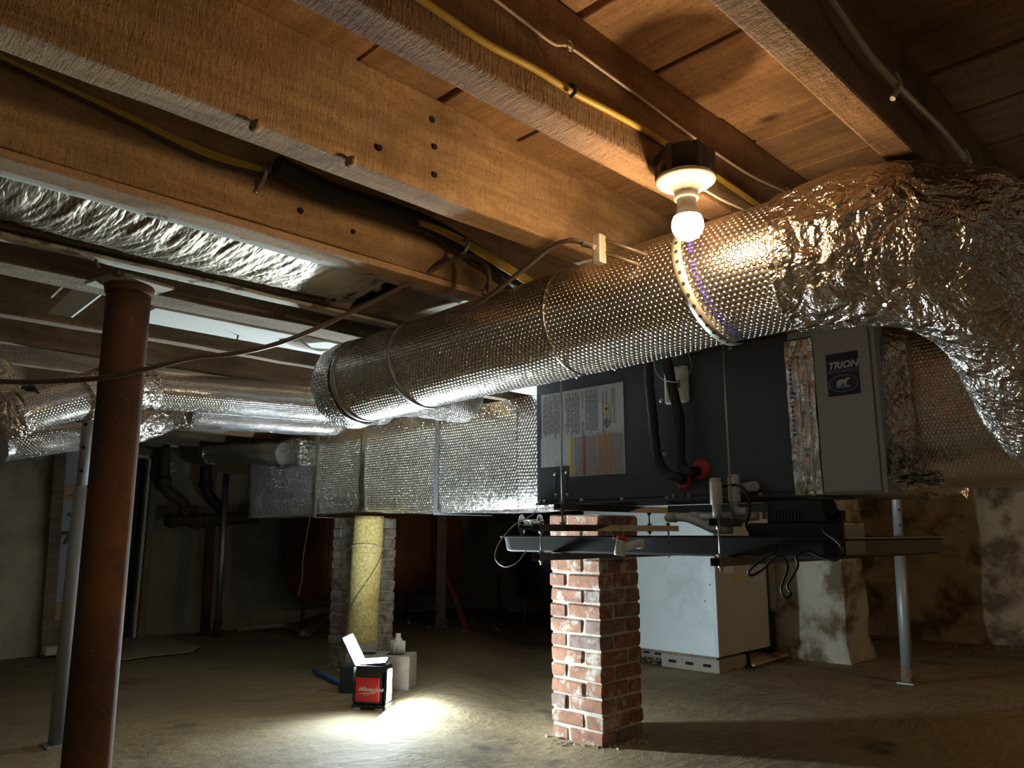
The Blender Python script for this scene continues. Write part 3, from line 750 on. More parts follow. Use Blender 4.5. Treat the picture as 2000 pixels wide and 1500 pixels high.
MB().lathe([(.0262, top-.076-zc)]+[(.030*math.cos(a), .030*math.sin(a)) for a in [math.radians(28-k*9) for k in range(14)]]+[(.0001, -.03)], (bx, by, zc), (0, 0, 1), 32).build('bulb', BULBM, t)
MB().tube([(bx-.02, by+.03, top), (bx-.028, by+.01, top-.01), (bx-.03, by-.02, top-.008)], .001, 6).build('pull_stub', ZINC, t)

# ================================================================== CABLES
def cable(label, pts, r, m, n=8, group=None, name='cable'):
    return tube_thing(name, label, 'cable', pts, r, m, n, 8, group)
cj = lambda pts, y: [aty(a, b, y) for a, b in pts]
cable('yellow cable stapled along the dark joist beside the bulb', cj([(780, -30), (860, 25), (950, 85), (1040, 132), (1115, 178), (1200, 222), (1270, 262), (1400, 345), (1500, 415)], .783), .0062, YELC)
cable('thin pale cable above the yellow cable on the dark joist', cj([(930, -30), (1020, 40), (1080, 85), (1112, 92), (1180, 140), (1252, 192), (1330, 250), (1400, 300), (1470, 345), (1535, 375), (1580, 395)], .783), .0028, WHC)
for k in range(3):
    cable('%s white cable leaving the lamp box toward the duct' % ['upper', 'middle', 'lower'][k], cj([(1375, 360+k*5), (1410, 378+k*6), (1460, 402+k*6), (1500, 430+k*6)], .775-.004*k), .003, WHC, group='white cables leaving the lamp box')
st = aty(1115, 178, .78); 
tag(MB().tube([st+Vector((0, -.0, -.012)), st+Vector((0, -.010, -.006)), st+Vector((0, -.011, .004)), st+Vector((0, -.001, .012))], .004, 8).build('cable_staple', INK), 'dark staple holding the yellow cable', 'staple')
for px, py, l in ((1107, 92, 'small wire hook holding the thin cable over the dark joist'), (1533, 375, 'small wire hook holding thin cable near the top of the foil duct')):
    c = aty(px, py, .782); tag(MB().tube([c+Vector((.009*math.cos(a), -.006, .009*math.sin(a))) for a in [k*.5-2.5 for k in range(10)]], .0016, 6).build('wire_hook', ZINC), l, 'hook')
# shadowed cable with hooks at the upper right
cable('pale cable hanging in the dark bay beyond the right joist', [aty(1610, -20, .39), aty(1650, 40, .385), aty(1700, 110, .38), aty(1745, 160, .375), aty(1790, 205, .38), aty(1840, 255, .38), aty(1885, 310, .375), aty(1910, 345, .37)], .006, WHC)
for px, py, l in ((1748, 165, 'plastic cable hook in the dark bay, farther from the duct'), (1885, 312, 'plastic cable hook in the dark bay just above the foil elbow')):
    c = aty(px, py, .375)
    mb = MB(); mb.tube([c+Vector((-.02, 0, -.035)), c+Vector((-.005, -.008, -.008)), c+Vector((.012, -.004, .002)), c+Vector((.018, 0, .02)), c+Vector((.010, .002, .028))], .005, 8)
    tag(mb.build('cable_hook', WHC), l, 'hook')
# J2 line set and yellow cables
for k in range(4):
    cable(['top yellow cable of the bundle clipped along the left brown joist', 'second yellow cable of the bundle clipped along the left brown joist', 'lowest yellow cable of the bundle clipped along the left brown joist', 'dark cable beneath the yellow ones clipped along the left brown joist'][k], cj([(-30, 95+k*3), (120, 165+k*3), (270, 234+k*4), (400, 292+k*6), (505, 326+k*4), (560, 336+k*3), (640, 370+k*2), (740, 405)], 1.575), .0045, YELC if k < 3 else BLC, group='yellow cables clipped along the left brown joist')
for k in range(4):
    cable('%s yellow cable draped over the black line toward the duct' % ['topmost', 'upper middle', 'lower middle', 'lowest'][k], cj([(820, 432+k*2), (860, 445+k*3), (905, 466+k*4), (950, 492+k*5), (1000, 522+k*5), (1060, 560+k*5), (1110, 596+k*5)], 1.50), .0036, YELC, group='yellow cables draped over the black line')
tube_thing('line_set', 'thick glossy black insulated line running along the left brown joist', 'pipe', cj([(540, 322), (640, 372), (740, 405), (830, 438), (900, 476), (960, 515), (1030, 565), (1110, 620)], 1.535), .024, RUB, wob=.002)
def clamp(px, py, y, label, sz=1):
    t = thing('pipe_clamp', label, 'clamp', aty(px, py, y)); c = aty(px, py, y)
    MB().tube([c+Vector((0, .012, .02*sz)), c+Vector((0, -.018, .012*sz)), c+Vector((0, -.022, -.01*sz)), c+Vector((0, -.004, -.03*sz)), c+Vector((-.004, .012, -.045*sz))], .0055, 8).build('band', GALV, t)
    MB().lathe([(.0001, -.006), (.006, -.005), (.007, 0)], c+Vector((-.006, .012, -.05*sz)), (0, 1, 0), 10).build('screw', ZINC, t)
clamp(512, 335, 1.58, 'bent steel clamp holding the yellow cables at the left')
clamp(905, 478, 1.50, 'steel clamp around the black insulated line near the duct', .8)
cable('long dark cable swooping from the brown joist past the rusty column', [atd(-60, 742, 2.0), atd(60, 746, 2.0), atd(200, 738, 1.97), atd(290, 720, 1.97), atd(380, 698, 2.0), atd(460, 690, 2.02), atd(560, 665, 2.05), atd(690, 608, 2.1), atd(800, 552, 2.12), atd(870, 515, 2.1), atd(915, 500, 2.08), atd(945, 515, 2.05), atd(955, 545, 2.02), atd(945, 575, 2.0)], .0068, simple('brown black cable', (.10, .075, .06), rough=.35, bd=0))
cable('grey cable looping up from the duct to the small clip on the joist', [atx(880, 614, 1.345), atx(910, 604, 1.33), atx(945, 585, 1.32), atx(985, 555, 1.30), atx(1030, 520, 1.28), atx(1070, 487, 1.26), atx(1098, 473, 1.25), atx(1125, 470, 1.25), atx(1162, 483, 1.26)], .0062, simple('grey cable', (.20, .17, .15), rough=.35, bd=0))
cc = atx(1167, 487, 1.28)
t = thing('damper_clip', 'small pale metal connector block where grey cable meets round duct', 'connector', cc)
MB().box(cc.x-.012, cc.x+.012, cc.y-.016, cc.y+.006, cc.z-.035, cc.z+.032).build('block', simple('pale zinc', (.6, .57, .5), rough=.4, metal=.6, bd=0), t, .003)
MB().cyl(cc+Vector((-.03, .02, .01)), cc+Vector((0, 0, .006)), .007, None, 10).build('fitting', ZINC, t)
for k in (0, 1): MB().tube([cc+Vector((.01, -.012, .02-.03*k)), cc+Vector((.03, -.035, .01-.03*k)), cc+Vector((.07, -.09, -.02-.03*k))], .0045, 8).build('short_cable', BLC, t)

# bolt heads and holes on the broad joist
JO = {o['label'][:5]: o for o in C.objects if o.name.startswith('floor_joist')}
for (px, py, y, r_, key) in ((742, 288, 1.186, .0065, 'broad'), (850, 286, 1.186, .006, 'broad'), (850, 341, 1.186, .0065, 'broad'), (845, 233, 1.186, .007, 'broad'), (588, 411, 1.59, .007, 'brown'), (691, 452, 1.59, .006, 'brown'), (930, 388, 1.59, .005, 'brown')):
    c = aty(px, py, y-.004); mb = MB(); n_ = 11
    ring_ = [c+Vector((r_*(1+.35*noise.noise(Vector((k, px, 0))))*math.cos(k*6.283/n_), 0, r_*(1+.35*noise.noise(Vector((k, py, 3))))*math.sin(k*6.283/n_))) for k in range(n_)]
    mb.add([p_ for p_ in ring_]+[p_+Vector((0, .012, 0)) for p_ in ring_], [tuple(range(n_))[::-1]]+[(k, (k+1) % n_, n_+(k+1) % n_, n_+k) for k in range(n_)])
    mb.build('bolt_hole', DARK, JO[key])
for (px, py, k) in ((498, 248, 1), (684, 318, 1)):
    c = aty(px, py, 1.186); tag(MB().lathe([(.0001, -.02), (.007, -.018), (.010, -.010), (.010, .004)], c, (.2, 1, 0), 12).build('wood_peg', JW), 'round wooden peg end poking from the broad golden joist, %s' % ('farther from bulb' if px < 600 else 'closer to bulb'), 'peg')

# ================================================================== LEFT CEILING: batt, strips, drywall
t = thing('insulation_batt', 'foil faced insulation batt sagging between two joists at left', 'insulation', (0, 1.83, 1.7))
def bf(u, v):
    x = -.9+2.1*u; y = 1.70+.31*v; s_ = math.sin(v*math.pi)**.6
    q = Vector((x*48+v*3.5, v*2.2, 1)); e = .004*noise.noise(q)+.0045*noise.noise(Vector((q.x*2.3, q.y*1.2, 4)))+.003*noise.noise(Vector((q.x*5, q.y*2, 9)))
    return (x+.015*noise.noise(Vector((v*9, u*60, 0))) if u > .98 else x, y, 1.712-.035*s_+e*(s_+.3)+.012*noise.noise(Vector((x*2, y*3, 5))))
MB().grid(bf, 420, 36).build('facing', BATT, t)
MB().box(-.9, 1.19, 1.71, 2.0, 1.73, 1.84).build('fibre_core', simple('brown fibre', (.28, .22, .14), rough=.95, bs=50, bd=.01), t)
e = atz(705, 540, 1.70)
t2 = MB().grid(lambda u, v: (1.19+.05*u*(.6+.4*noise.noise(Vector((0, v*9, 0)))), 1.72+.28*v, 1.70-.02*math.sin(v*3)+.015*noise.noise(Vector((u*5, v*8, 0)))), 10, 20).build('torn_end', BATT, t)
tag(MB().box(X0, 4.2, 1.588, 1.652, 1.678, 1.696).build('furring_strip', LW, None, .002), 'smooth orange furring strip nailed under the left brown joist', 'strip')
def lath(y0, y1, label, seed, x1=2.3, z=1.69, m=PAINT):
    mb = MB()
    def fn(u, v):
        x = X0+(x1-X0)*u; w_ = .006*noise.noise(Vector((x*9, seed, v)))
        return (x, y0+(y1-y0)*v+w_*(1 if v > .5 else -1), z-.004*noise.noise(Vector((x*4, v*3, seed))))
    mb.grid(fn, 120, 3)
    return tag(mb.build('lath_strip', m, None, solid=.008), label, 'strip')
lath(1.655, 1.70, 'flaking whitish strip beside the orange furring strip', 1.5)
lath(2.035, 2.085, 'narrow flaking white strip under the joist past the batt', 6.5, 1.75, 1.686)
# drywall
t = thing('drywall_sheet', 'stained white drywall strip between joists right of rusty column', 'drywall', (1.6, 2.6, 1.7))
def dw(x0, x1, y0, y1, nm='panel', m=DRY, z=1.699): return MB().box(x0, x1, y0, y1, z, z+.012).build(nm, m, t, .001)
dw(.86, 1.62, 2.46, 2.66); dw(1.63, 2.9, 2.46, 2.70, m=simple('cleaner drywall', (.72, .76, .76), rough=.8, bs=60, bd=.0004))
MB().grid(lambda u, v: (1.38+.12*u-.05*v, 2.47+.07*v, 1.697-.035*math.sin(u*2.5)*(1-v*.5)), 8, 5).build('peeling_flap', PAINT, t, solid=.002)
t = thing('drywall_scrap', 'broken white drywall scrap dangling left of the rusty column top', 'drywall', (.55, 2.3, 1.65))
a = [atd(*q, 2.35) for q in ((95, 612), (140, 620), (205, 570), (150, 560))]
MB().add(a, [(0, 1, 2, 3)]).build('scrap', DRY, t, solid=.012)
a = [atd(*q, 2.4) for q in ((52, 568), (100, 582), (128, 555), (75, 540))]
MB().add(a, [(0, 1, 2, 3)]).build('scrap', JG, t, solid=.012)
for (pts, l, y) in (([(505, 580), (465, 610), (470, 640), (455, 690)], 'shred of torn paper hanging below the joists right of column', 2.6), ([(188, 500), (187, 515), (192, 523)], 'tiny dark paper tag dangling from the white lath', 2.06)):
    p = [aty(*q, y) for q in pts]
    mb = MB(); mb.tube(p, [.002, .006, .004, .002][:len(p)], 6, wob=.003, wf=40); tag(mb.build('paper_shred', BLC), l, 'paper shred')
# pale ceiling patches farther back
for (x0, x1, y0, y1, l) in ((1.7, 2.35, 4.19, 4.53, 'bluish white ceiling patch between the far branch duct and rectangular duct'), (1.6, 2.6, 4.63, 4.95, 'long white ceiling patch behind the branch ducts'), (1.95, 2.4, 5.05, 5.38, 'small white ceiling patch above the little branch duct elbow'), (.55, 1.0, 4.2, 4.53, 'stained white ceiling patch behind the left duct elbow')):
    tag(MB().box(x0, x1, y0, y1, 1.705, 1.715).build('ceiling_patch', DRY, None, .001), l, 'ceiling patch')
tag(MB().box(1.45, 1.60, 1.655, 1.9, 1.690, 1.70).box(1.30, 2.35, 1.66, 2.02, 1.697, 1.705).build('plywood_cover', simple('grimy board', (.42, .36, .27), (.34, .28, .2), 6, rough=.8, bs=40, bd=.002, c3=(.2, .14, .1), blotch=4)), 'grimy pale board closing the joist bay above round duct', 'board')

# ================================================================== FAR BRANCH DUCTS
def bduct(label, pts, r, m, wob=.004, n=8, pleat=0):
    sp_ = spline(pts, n); return tag(MB().tube(sp_, r, 40, True, wob=wob, wf=13, pleat=pleat).build('branch_duct', m), label, 'duct')
t = thing('branch_duct', 'near long round branch duct running left from the rectangular duct', 'duct', (1.7, 3.3, 1.6))
A = [Vector((2.43, 3.53, 1.88)), Vector((2.40, 3.49, 1.75)), Vector((2.33, 3.38, 1.66)), atz(728, 796, 1.61), atz(520, 780, 1.61), atz(290, 760, 1.61)]
MB().tube(spline(A, 10), .084, 44, True, wob=.003).build('straight_wrap', FOILS, t)
B = [atz(300, 761, 1.61), atd(240, 757, 3.2), atd(195, 765, 3.05), atd(150, 779, 2.95)]
MB().tube(spline(B, 10), .088, 44, True, wob=.012, wf=16, pleat=.008).build('crumpled_elbow', CRINK, t)
Cc = [atd(160, 776, 2.97), atd(100, 790, 2.88), atd(40, 806, 2.8)]
MB().tube(spline(Cc, 8), .080, 44, True, wob=.003).build('lower_wrap', FOILS, t)
D_ = [atd(45, 804, 2.8), atd(25, 812, 2.78), atd(5, 800, 2.8), atd(-10, 770, 2.85), atd(-20, 730, 2.9)]
MB().tube(spline(D_, 8), .080, 44, True, wob=.010, wf=16).build('end_elbow', CRINK, t)
MB().tube([atd(78, 789, 2.86), atd(60, 795, 2.84)], .0825, 44, False).build('dark_tape', simple('navy tape', (.02, .03, .07), rough=.3, bd=0), t)
t = thing('branch_duct', 'rear round branch duct with crumpled bend right of the rusty column', 'duct', (1.7, 3.9, 1.6))
A2_ = atz(640, 824, 1.61)
A = [A2_+Vector((.07, .20, .27)), A2_+Vector((.06, .15, .16)), A2_+Vector((.05, .05, .04)), A2_, atz(480, 814, 1.61), atz(372, 806, 1.61)]
MB().tube(spline(A, 10), .078, 44, True, wob=.003).build('straight_wrap', FOILS, t)
B = [atz(380, 806, 1.61), atd(330, 808, 4.0), atd(290, 822, 3.9), atd(240, 836, 3.83), atd(200, 843, 3.75)]
MB().tube(spline(B, 10), .085, 44, True, wob=.016, wf=13, pleat=.008).build('crumpled_elbow', CRINK, t)
Cc = [atd(210, 842, 3.77), atd(140, 851, 3.72), atd(60, 862, 3.6), atd(20, 868, 3.55), atd(-5, 872, 3.5)]
MB().tube(spline(Cc, 8), .078, 44, True, wob=.004).build('lower_wrap', FOILS, t)
t = thing('branch_duct', 'short small round branch duct with elbow left of rectangular duct', 'duct', (2.7, 5.5, 1.6))
MB().obox(atx(578, 886, DX-.05), ((0, 1, 0), (1, 0, 0), (0, 0, 1)), (.17, .07, .10)).build('boot', CRINK, t, .02)
A = [atx(560, 886, DX-.09), atx(520, 886, DX-.12), atx(460, 884, DX-.12), atx(405, 886, DX-.12)]
MB().tube(spline(A, 8), .088, 40, True, wob=.005).build('straight_wrap', FOILS, t)
B = [atx(418, 886, DX-.12), atx(392, 888, DX-.10), atx(368, 880, DX-.05), atx(352, 862, DX+.02), atx(345, 840, DX+.05)]
MB().tube(spline(B, 8), .092, 40, True, wob=.014, wf=14, pleat=.006).build('elbow', CRINK, t)

# ================================================================== SUPPORT STRUTS AND PAN
def strut(label, a, b, hw=.0205, hh=.0125):
    t = thing('strut_channel', label, 'strut', a); a = Vector(a); b = Vector(b)
    m_ = MB()
    m_.bar(a+Vector((0, 0, -hh)), b+Vector((0, 0, -hh)), hw, .0015); m_.bar(a+Vector((0, hw, 0)), b+Vector((0, hw, 0)), .0015, hh); m_.bar(a+Vector((0, -hw, 0)), b+Vector((0, -hw, 0)), .0015, hh)
    m_.bar(a+Vector((0, hw*.72, hh)), b+Vector((0, hw*.72, hh)), hw*.3, .0012); m_.bar(a+Vector((0, -hw*.72, hh)), b+Vector((0, -hw*.72, hh)), hw*.3, .0012)
    m_.build('channel', STRUT, t)
    return t
def nutrod(label, p0, p1, nuts, r=.0045):
    t = thing('threaded_rod', label, 'threaded rod', p0)
    MB().cyl(p0, p1, r, None, 10).build('rod', ZINC, t)
    for z in nuts:
        q = Vector(p0); q.z = z; MB().cyl(q-Vector((0, 0, .006)), q+Vector((0, 0, .006)), .010, None, 6).build('nut', ZINC, t)
        MB().cyl(q+Vector((0, 0, .006)), q+Vector((0, 0, .008)), .0145, None, 14).build('washer', ZINC, t)
SX = 2.40
y1_ = atx(1092, 992, SX+.03).y
strut('short strut under the left end of the air handler', (SX+.02, y1_, 1.106), (3.2, y1_, 1.106))
strut('middle strut just above the drain pan at left', (SX-.06, 2.2, 1.020), (3.36, 2.2, 1.020))
strut('lowest strut under the drain pan at left', (SX-.06, 2.2, .902), (3.36, 2.2, .902))
y3 = 1.395
strut('middle strut above drain pan between white pipes and pump', (SX-.03, y3, 1.035), (3.3, y3, 1.035))
strut('lowest strut under the drain pan near the coiled black cord', (SX-.03, y3, .902), (3.3, y3, .902))
nutrod('long threaded rod in front of the air handler label', (SX+.05, y1_, 1.005), (SX+.05, y1_, 1.70), (1.09, 1.122, 1.035))
nutrod('long threaded rod down the middle of the air handler', (SX+.05, atx(1424, 900, SX+.05).y, 1.02), (SX+.05, atx(1424, 900, SX+.05).y, 1.70), (1.05,))
nutrod('short threaded rod through left near corner of drain pan struts', (SX-.03, 2.2, .87), (SX-.03, 2.2, 1.05), (1.038, .918, .888, 1.004))
nutrod('short threaded rod through right near drain pan struts', (SX-.0, y3, .87), (SX-.0, y3, 1.07), (1.055, .918, .888, 1.018))
nutrod('back threaded rod between the left struts', (3.14, 2.2, .99), (3.14, 2.2, 1.12), (1.09, 1.035, 1.005))
nutrod('rearmost threaded rod through the left pan struts', (3.30, 2.2, .88), (3.30, 2.2, 1.05), (1.037, .918))
# galvanised rail behind
MB_ = MB().box(3.0, 3.05, 1.35, 2.0, 1.085, 1.12); tag(MB_.build('support_rail', simple('pale galvanised', (.62, .70, .72), rough=.4, metal=.5, bd=0), None, .002), 'pale galvanised rail below the air handler in front of furnace', 'rail')
# pan
def pan():
    rimz, bz = .985, .918; x0, x1, y0, y1 = 2.42, 3.0, .985, 2.52
    x1 = 3.48
    t = thing('drain_pan', 'shallow black plastic drain pan hanging under the air handler', 'drain pan', (2.9, 1.7, bz))
    # the far left corner is cut back so that the pan clears the brick pillar
    poly = [Vector(p) for p in ((x0, y0), (x1, y0), (x1, 2.24), (2.86, y1), (x0, y1))]
    def loop(i, z, rr=.05):
        m_ = len(poly); es = []
        for k in range(m_):
            a = poly[k]; b = poly[(k+1) % m_]; d = (b-a).normalized(); nn = Vector((-d.y, d.x)); es.append((a+nn*i, d))
        cs = []
        for k in range(m_):
            p_, d_ = es[k-1]; q_, e_ = es[k]; den = d_.x*e_.y-d_.y*e_.x; w_ = q_-p_; t_ = (w_.x*e_.y-w_.y*e_.x)/den; cs.append(p_+d_*t_)
        pts = []
        for k in range(m_):
            c_ = cs[k]; a = c_+(cs[k-1]-c_).normalized()*rr; b = c_+(cs[(k+1) % m_]-c_).normalized()*rr
            for q in range(7): u = q/6; p_ = a*(1-u)**2+c_*2*u*(1-u)+b*u*u; pts.append((p_.x, p_.y, z))
        return pts
    loops = [loop(.0, rimz-.006), loop(0, rimz), loop(.018, rimz), loop(.03, bz+.008), loop(.034, bz+.003)]
    outer = [loop(.014, rimz-.004), loop(.022, bz+.006), loop(.032, bz)]
    seq = [outer[2], outer[1], outer[0], loops[0], loops[1], loops[2], loops[3], loops[4]]
    mb = MB(); n = 35; vs = [p for l in seq for p in l]; fs = []
    for i in range(len(seq)-1):
        for k in range(n): k2 = (k+1) % n; fs.append((i*n+k, i*n+k2, (i+1)*n+k2, (i+1)*n+k))
    fs.append(tuple(range(n))[::-1]); fs.append(tuple((len(seq)-1)*n+k for k in range(n)))
    mb.add(vs, fs, None, False); mb.build('tray', BPL, t, .0015)
    return t
pan()
# float switch
fp = atx(1213, 1068, 2.37)
t = thing('float_switch', 'white float switch with red cap on the drain pan side', 'float switch', fp)
ax = Vector((.12, -.18, 1)).normalized()
MB().lathe([(.0001, -.034), (.0205, -.033), (.022, -.029), (.022, .026), (.0001, .027)], fp, ax, 24).build('body', WPL, t)
MB().lathe([(.0225, .024), (.0235, .036), (.019, .041), (.0001, .042)], fp, ax, 24).build('cap', REDP, t)
MB().tube([fp+Vector((.0, -.015, -.004)), fp+Vector((.01, -.045, .008)), fp+Vector((.02, -.065, .010))], .0145, 16).build('elbow', WPL, t)
MB().cyl(fp+Vector((.02, -.055, .010)), fp+Vector((.032, -.090, .012)), .0165, None, 8).build('hex_fitting', GPL, t)
text('Safety', .009, fp+Vector((-.0222, .010, .016)), (-.0, -1, -.15), ax, INK, t, 'lettering', 0, .0002)
mb = MB()
for k in range(9): mb.obox(fp+Vector((-.0222, .004, .010-k*.0042)), ((0, -1, -.15), ax, (1, 0, 0)), (.005+.002*(k % 3), .0008, .0004))
mb.build('printed_lines', INK, t)
MB().tube(spline([fp+Vector((.02, .05, .045)), fp+Vector((.0, .035, .03)), fp+Vector((0, .02, .035)), fp+Vector((0, -.0, .04))], 5), .0012, 6).build('wire', WHC, t)
# PVC drain assembly
t = thing('drain_pipe', 'grey plastic condensate pipe assembly with two white vent stubs', 'pipe', atx(1400, 1010, 2.45))
def vent(px, py0, py1, x, r=.0185):
    a = atx(px, py0, x); b = atx(px+4, py1, x); b.y = a.y
    MB().lathe([(.0001, (a.z-b.z)), (r*.93, a.z-b.z), (r*.93, a.z-b.z-.006), (r*.86, a.z-b.z-.008), (r, a.z-b.z-.011), (r*1.03, a.z-b.z-.013), (r*1.03, .003), (r*.98, 0), (.0001, 0)], b, (0, 0, 1), 24).build('vent_stub', WPL, t)
    return a, b
a1_, b1_ = vent(1397, 934, 986, 2.43, .0205); a2_, b2_ = vent(1432, 927, 980, 2.47, .0205)
MB().cyl(b1_, b1_-Vector((0, 0, .045)), .0155, None, 20).build('pipe', GPL, t)
MB().tube(spline([b2_, b2_-Vector((0, 0, .02)), b2_+Vector((.0, -.012, -.032)), b2_+Vector((.0, -.045, -.034))], 5), .0145, 18).build('elbow', GPL, t)
MB().cyl(b2_+Vector((.06, .0, .05)), b2_+Vector((.01, -.075, .052)), .017, None, 18).build('pipe', GPL, t)
hx = 2.50
P1 = atx(1312, 1010, hx); P2 = atx(1480, 1008, hx); P1.z = P2.z = (P1.z+P2.z)/2
MB().cyl(P1, P2, .0155, None, 20).build('pipe', GPL, t)
cp_ = P1; MB().lathe([(.0001, .030), (.011, .027), (.0175, .018), (.0188, .006), (.0188, -.02), (.0001, -.02)], P1, (0, 1, 0), 24).build('end_cap', GPL, t)
MB().cyl(P1+(P2-P1)*.22, P1+(P2-P1)*.36, .0185, None, 20).build('tee', GPL, t)
MB().tube(spline([P1+(P2-P1)*.12+Vector((-.01, 0, 0)), P1+(P2-P1)*.25+Vector((-.02, 0, -.006)), atx(1375, 1025, hx-.03), atx(1395, 1033, hx-.03), atx(1430, 1034, hx-.02)], 6), .0155, 18).build('trap_bend', GPL, t)
# pump
t = thing('condensate_pump', 'black condensate pump with vented cover sitting in drain pan', 'pump', (2.58, 1.15, .93))
yL, yR = 1.325, .992
MB().box(2.47, 2.64, yR+.006, yL, .925, 1.032).build('tank', BPL, t, .006, 3)
yl2 = atx(1500, 1000, 2.5).y; yr2 = atx(1612, 1000, 2.5).y
mb = MB(); z0_, z1_ = 1.030, 1.108
mb.add([(2.485, yr2-.01, z0_), (2.485, yl2, z0_), (2.61, yl2, z0_), (2.61, yr2-.01, z0_), (2.492, yr2+.006, z1_), (2.492, yl2-.002, z1_), (2.60, yl2-.002, z1_), (2.60, yr2+.006, z1_)],
       [(0, 3, 2, 1), (4, 5, 6, 7), (0, 1, 5, 4), (1, 2, 6, 5), (2, 3, 7, 6), (3, 0, 4, 7)]); mb.build('motor_cover', BPL, t, .008, 3)
mb = MB()
for k in range(8): y = yl2-.035-k*.0115; mb.box(2.478, 2.49, y-.0025, y+.0025, 1.042, 1.072)
mb.build('vent_rib', INK, t, .001, kind='stuff')
mb = MB(); mb.bar((2.50, yr2-.02, 1.045), (2.47, yR+.02, 1.068), .006, .006); mb.box(2.50, 2.53, yR+.02, yR+.05, 1.03, 1.07); mb.build('check_valve', BPL, t, .002)
# cords of pump
cable('black power cord arching from the white vents into the pump', [atx(1412, 950, 2.47), atx(1440, 948, 2.44), atx(1460, 965, 2.43), atx(1464, 1000, 2.43), atx(1458, 1025, 2.43), atx(1470, 1044, 2.44), atx(1500, 1055, 2.46)], .005, BPL, 6)
cable('glossy black cord dangling in loops below the drain pan', [atx(1596, 1018, 2.46), atx(1612, 1040, 2.41), atx(1638, 1060, 2.39), atx(1645, 1080, 2.38), atx(1632, 1094, 2.38), atx(1605, 1088, 2.38), atx(1575, 1077, 2.38), atx(1556, 1088, 2.37), atx(1558, 1106, 2.37), atx(1545, 1130, 2.37), atx(1538, 1145, 2.37), atx(1545, 1160, 2.37), atx(1536, 1168, 2.37), atx(1526, 1150, 2.36), atx(1538, 1110, 2.36), atx(1530, 1088, 2.36), atx(1512, 1090, 2.36), atx(1490, 1112, 2.36), atx(1468, 1124, 2.36), atx(1463, 1115, 2.35), atx(1490, 1092, 2.35), atx(1515, 1076, 2.36), atx(1514, 1066, 2.41)], .0042, BPL, 7)
# spool and thin wire at the left end of the pan
t = thing('wire_spool', 'shiny metal spool lying at the left end of the drain pan', 'spool', atx(1045, 1045, 2.62))
c = Vector((2.53, 2.475, 1.034)); a = Vector((.45, -.89, .0)).normalized()
MB().lathe([(.022, 0), (.046, .002), (.048, .006), (.046, .009), (.024, .010), (.024, .085), (.046, .087), (.048, .092), (.046, .096), (.02, .096)], c-a*.0, a, 30).build('flanges', simple('chrome', (.75, .78, .8), rough=.15, metal=1, bd=0), t)
MB().lathe([(.020, -.001), (.020, .05), (.0001, .05)], c, a, 20).build('hub', INK, t)
cable('thin grey wire looping below the left end of drain pan', [atx(1055, 975, 2.5), atx(1040, 1005, 2.45), atx(1005, 1025, 2.42), atx(975, 1060, 2.40), atx(967, 1090, 2.40), atx(985, 1107, 2.40), atx(1010, 1098, 2.40), atx(1028, 1075, 2.40)], .0022, simple('grey wire', (.4, .4, .38), rough=.4, bd=0), 6)
for (pts, l) in (([(1300, 640), (1278, 700), (1290, 738), (1330, 745), (1350, 720), (1345, 690), (1340, 660)], 'thin grey wire loop hanging in front of the black lines'), ([(1214, 700), (1222, 712), (1238, 708), (1250, 690)], 'short white wire end under the round duct'), ([(1080, 738), (1100, 732), (1115, 722)], 'short white wire tied at top of the long threaded rod')):
    cable(l, [atx(*q, 2.38) for q in pts], .0016, WHC if 'white' in l else simple('dull wire', (.3, .28, .27), rough=.4, bd=0), 6)

# ================================================================== WORK LIGHT
wl = atfloor(720, 1386)
wl = Vector((wl.x, wl.y, gz(wl.x, wl.y)))
t = thing('work_light', 'red and black work light with glowing white panels on the floor', 'work light', wl)
fr = Vector((-wl.x, -wl.y, 0)).normalized()
ang = math.radians(-22); fr = Vector((fr.x*math.cos(ang)-fr.y*math.sin(ang), fr.x*math.sin(ang)+fr.y*math.cos(ang), 0))   # front face normal
rt = Vector((-fr.y, fr.x, 0)); up = Vector((0, 0, 1))
if rt.x < 0: rt = -rt
cc = wl-fr*.06
S_ = 1.0
def wp(a, b, c_): return cc+rt*a*S_+fr*b*S_+up*c_*S_
def wb(name, c_, hs, m, bev=.004): return MB().obox(wp(*c_), (rt, fr, up), [h*S_ for h in hs]).build(name, m, t, bev, 3)
wb('base_frame', (0, 0, .012), (.092, .07, .010), BPL)
wb('body', (-.008, 0, .105), (.068, .055, .082), BPL)
rs_ = wb('red_shell', (-.012, .012, .094), (.066, .050, .060), REDW, .008)
wb('top_housing', (0, 0, .196), (.078, .058, .016), BPL)
for sx in (-1, 1): MB().tube([wp(sx*.082, .05, .02), wp(sx*.088, .055, .05), wp(sx*.086, .05, .2)], .006, 8).build('guard_bar', BPL, t)
for sx in (-1, 1): wb('foot', (sx*.06, .072, .004), (.02, .008, .006), GALV, .002)
cx_ = wp(.0, .02, .226)
nf = (up*.93+fr*.33-rt*.10).normalized(); rp_ = (rt-nf*rt.dot(nf)).normalized(); wd = nf.cross(rp_).normalized()
MB().obox(cx_, (rp_, wd, nf), (.082, .030, .006)).build('panel_frame', BPL, t, .002)
MB().obox(cx_+nf*.0075, (rp_, wd, nf), (.070, .022, .0012)).build('light_panel', LEDM, t)
# right panel
rn = rt
MB().obox(wp(.078, 0, .11), (rn, fr, up), (.006, .040, .085)).build('panel_frame', BPL, t, .002)
MB().obox(wp(.0855, 0, .11), (rn, fr, up), (.0012, .030, .074)).build('light_panel', LEDM, t)
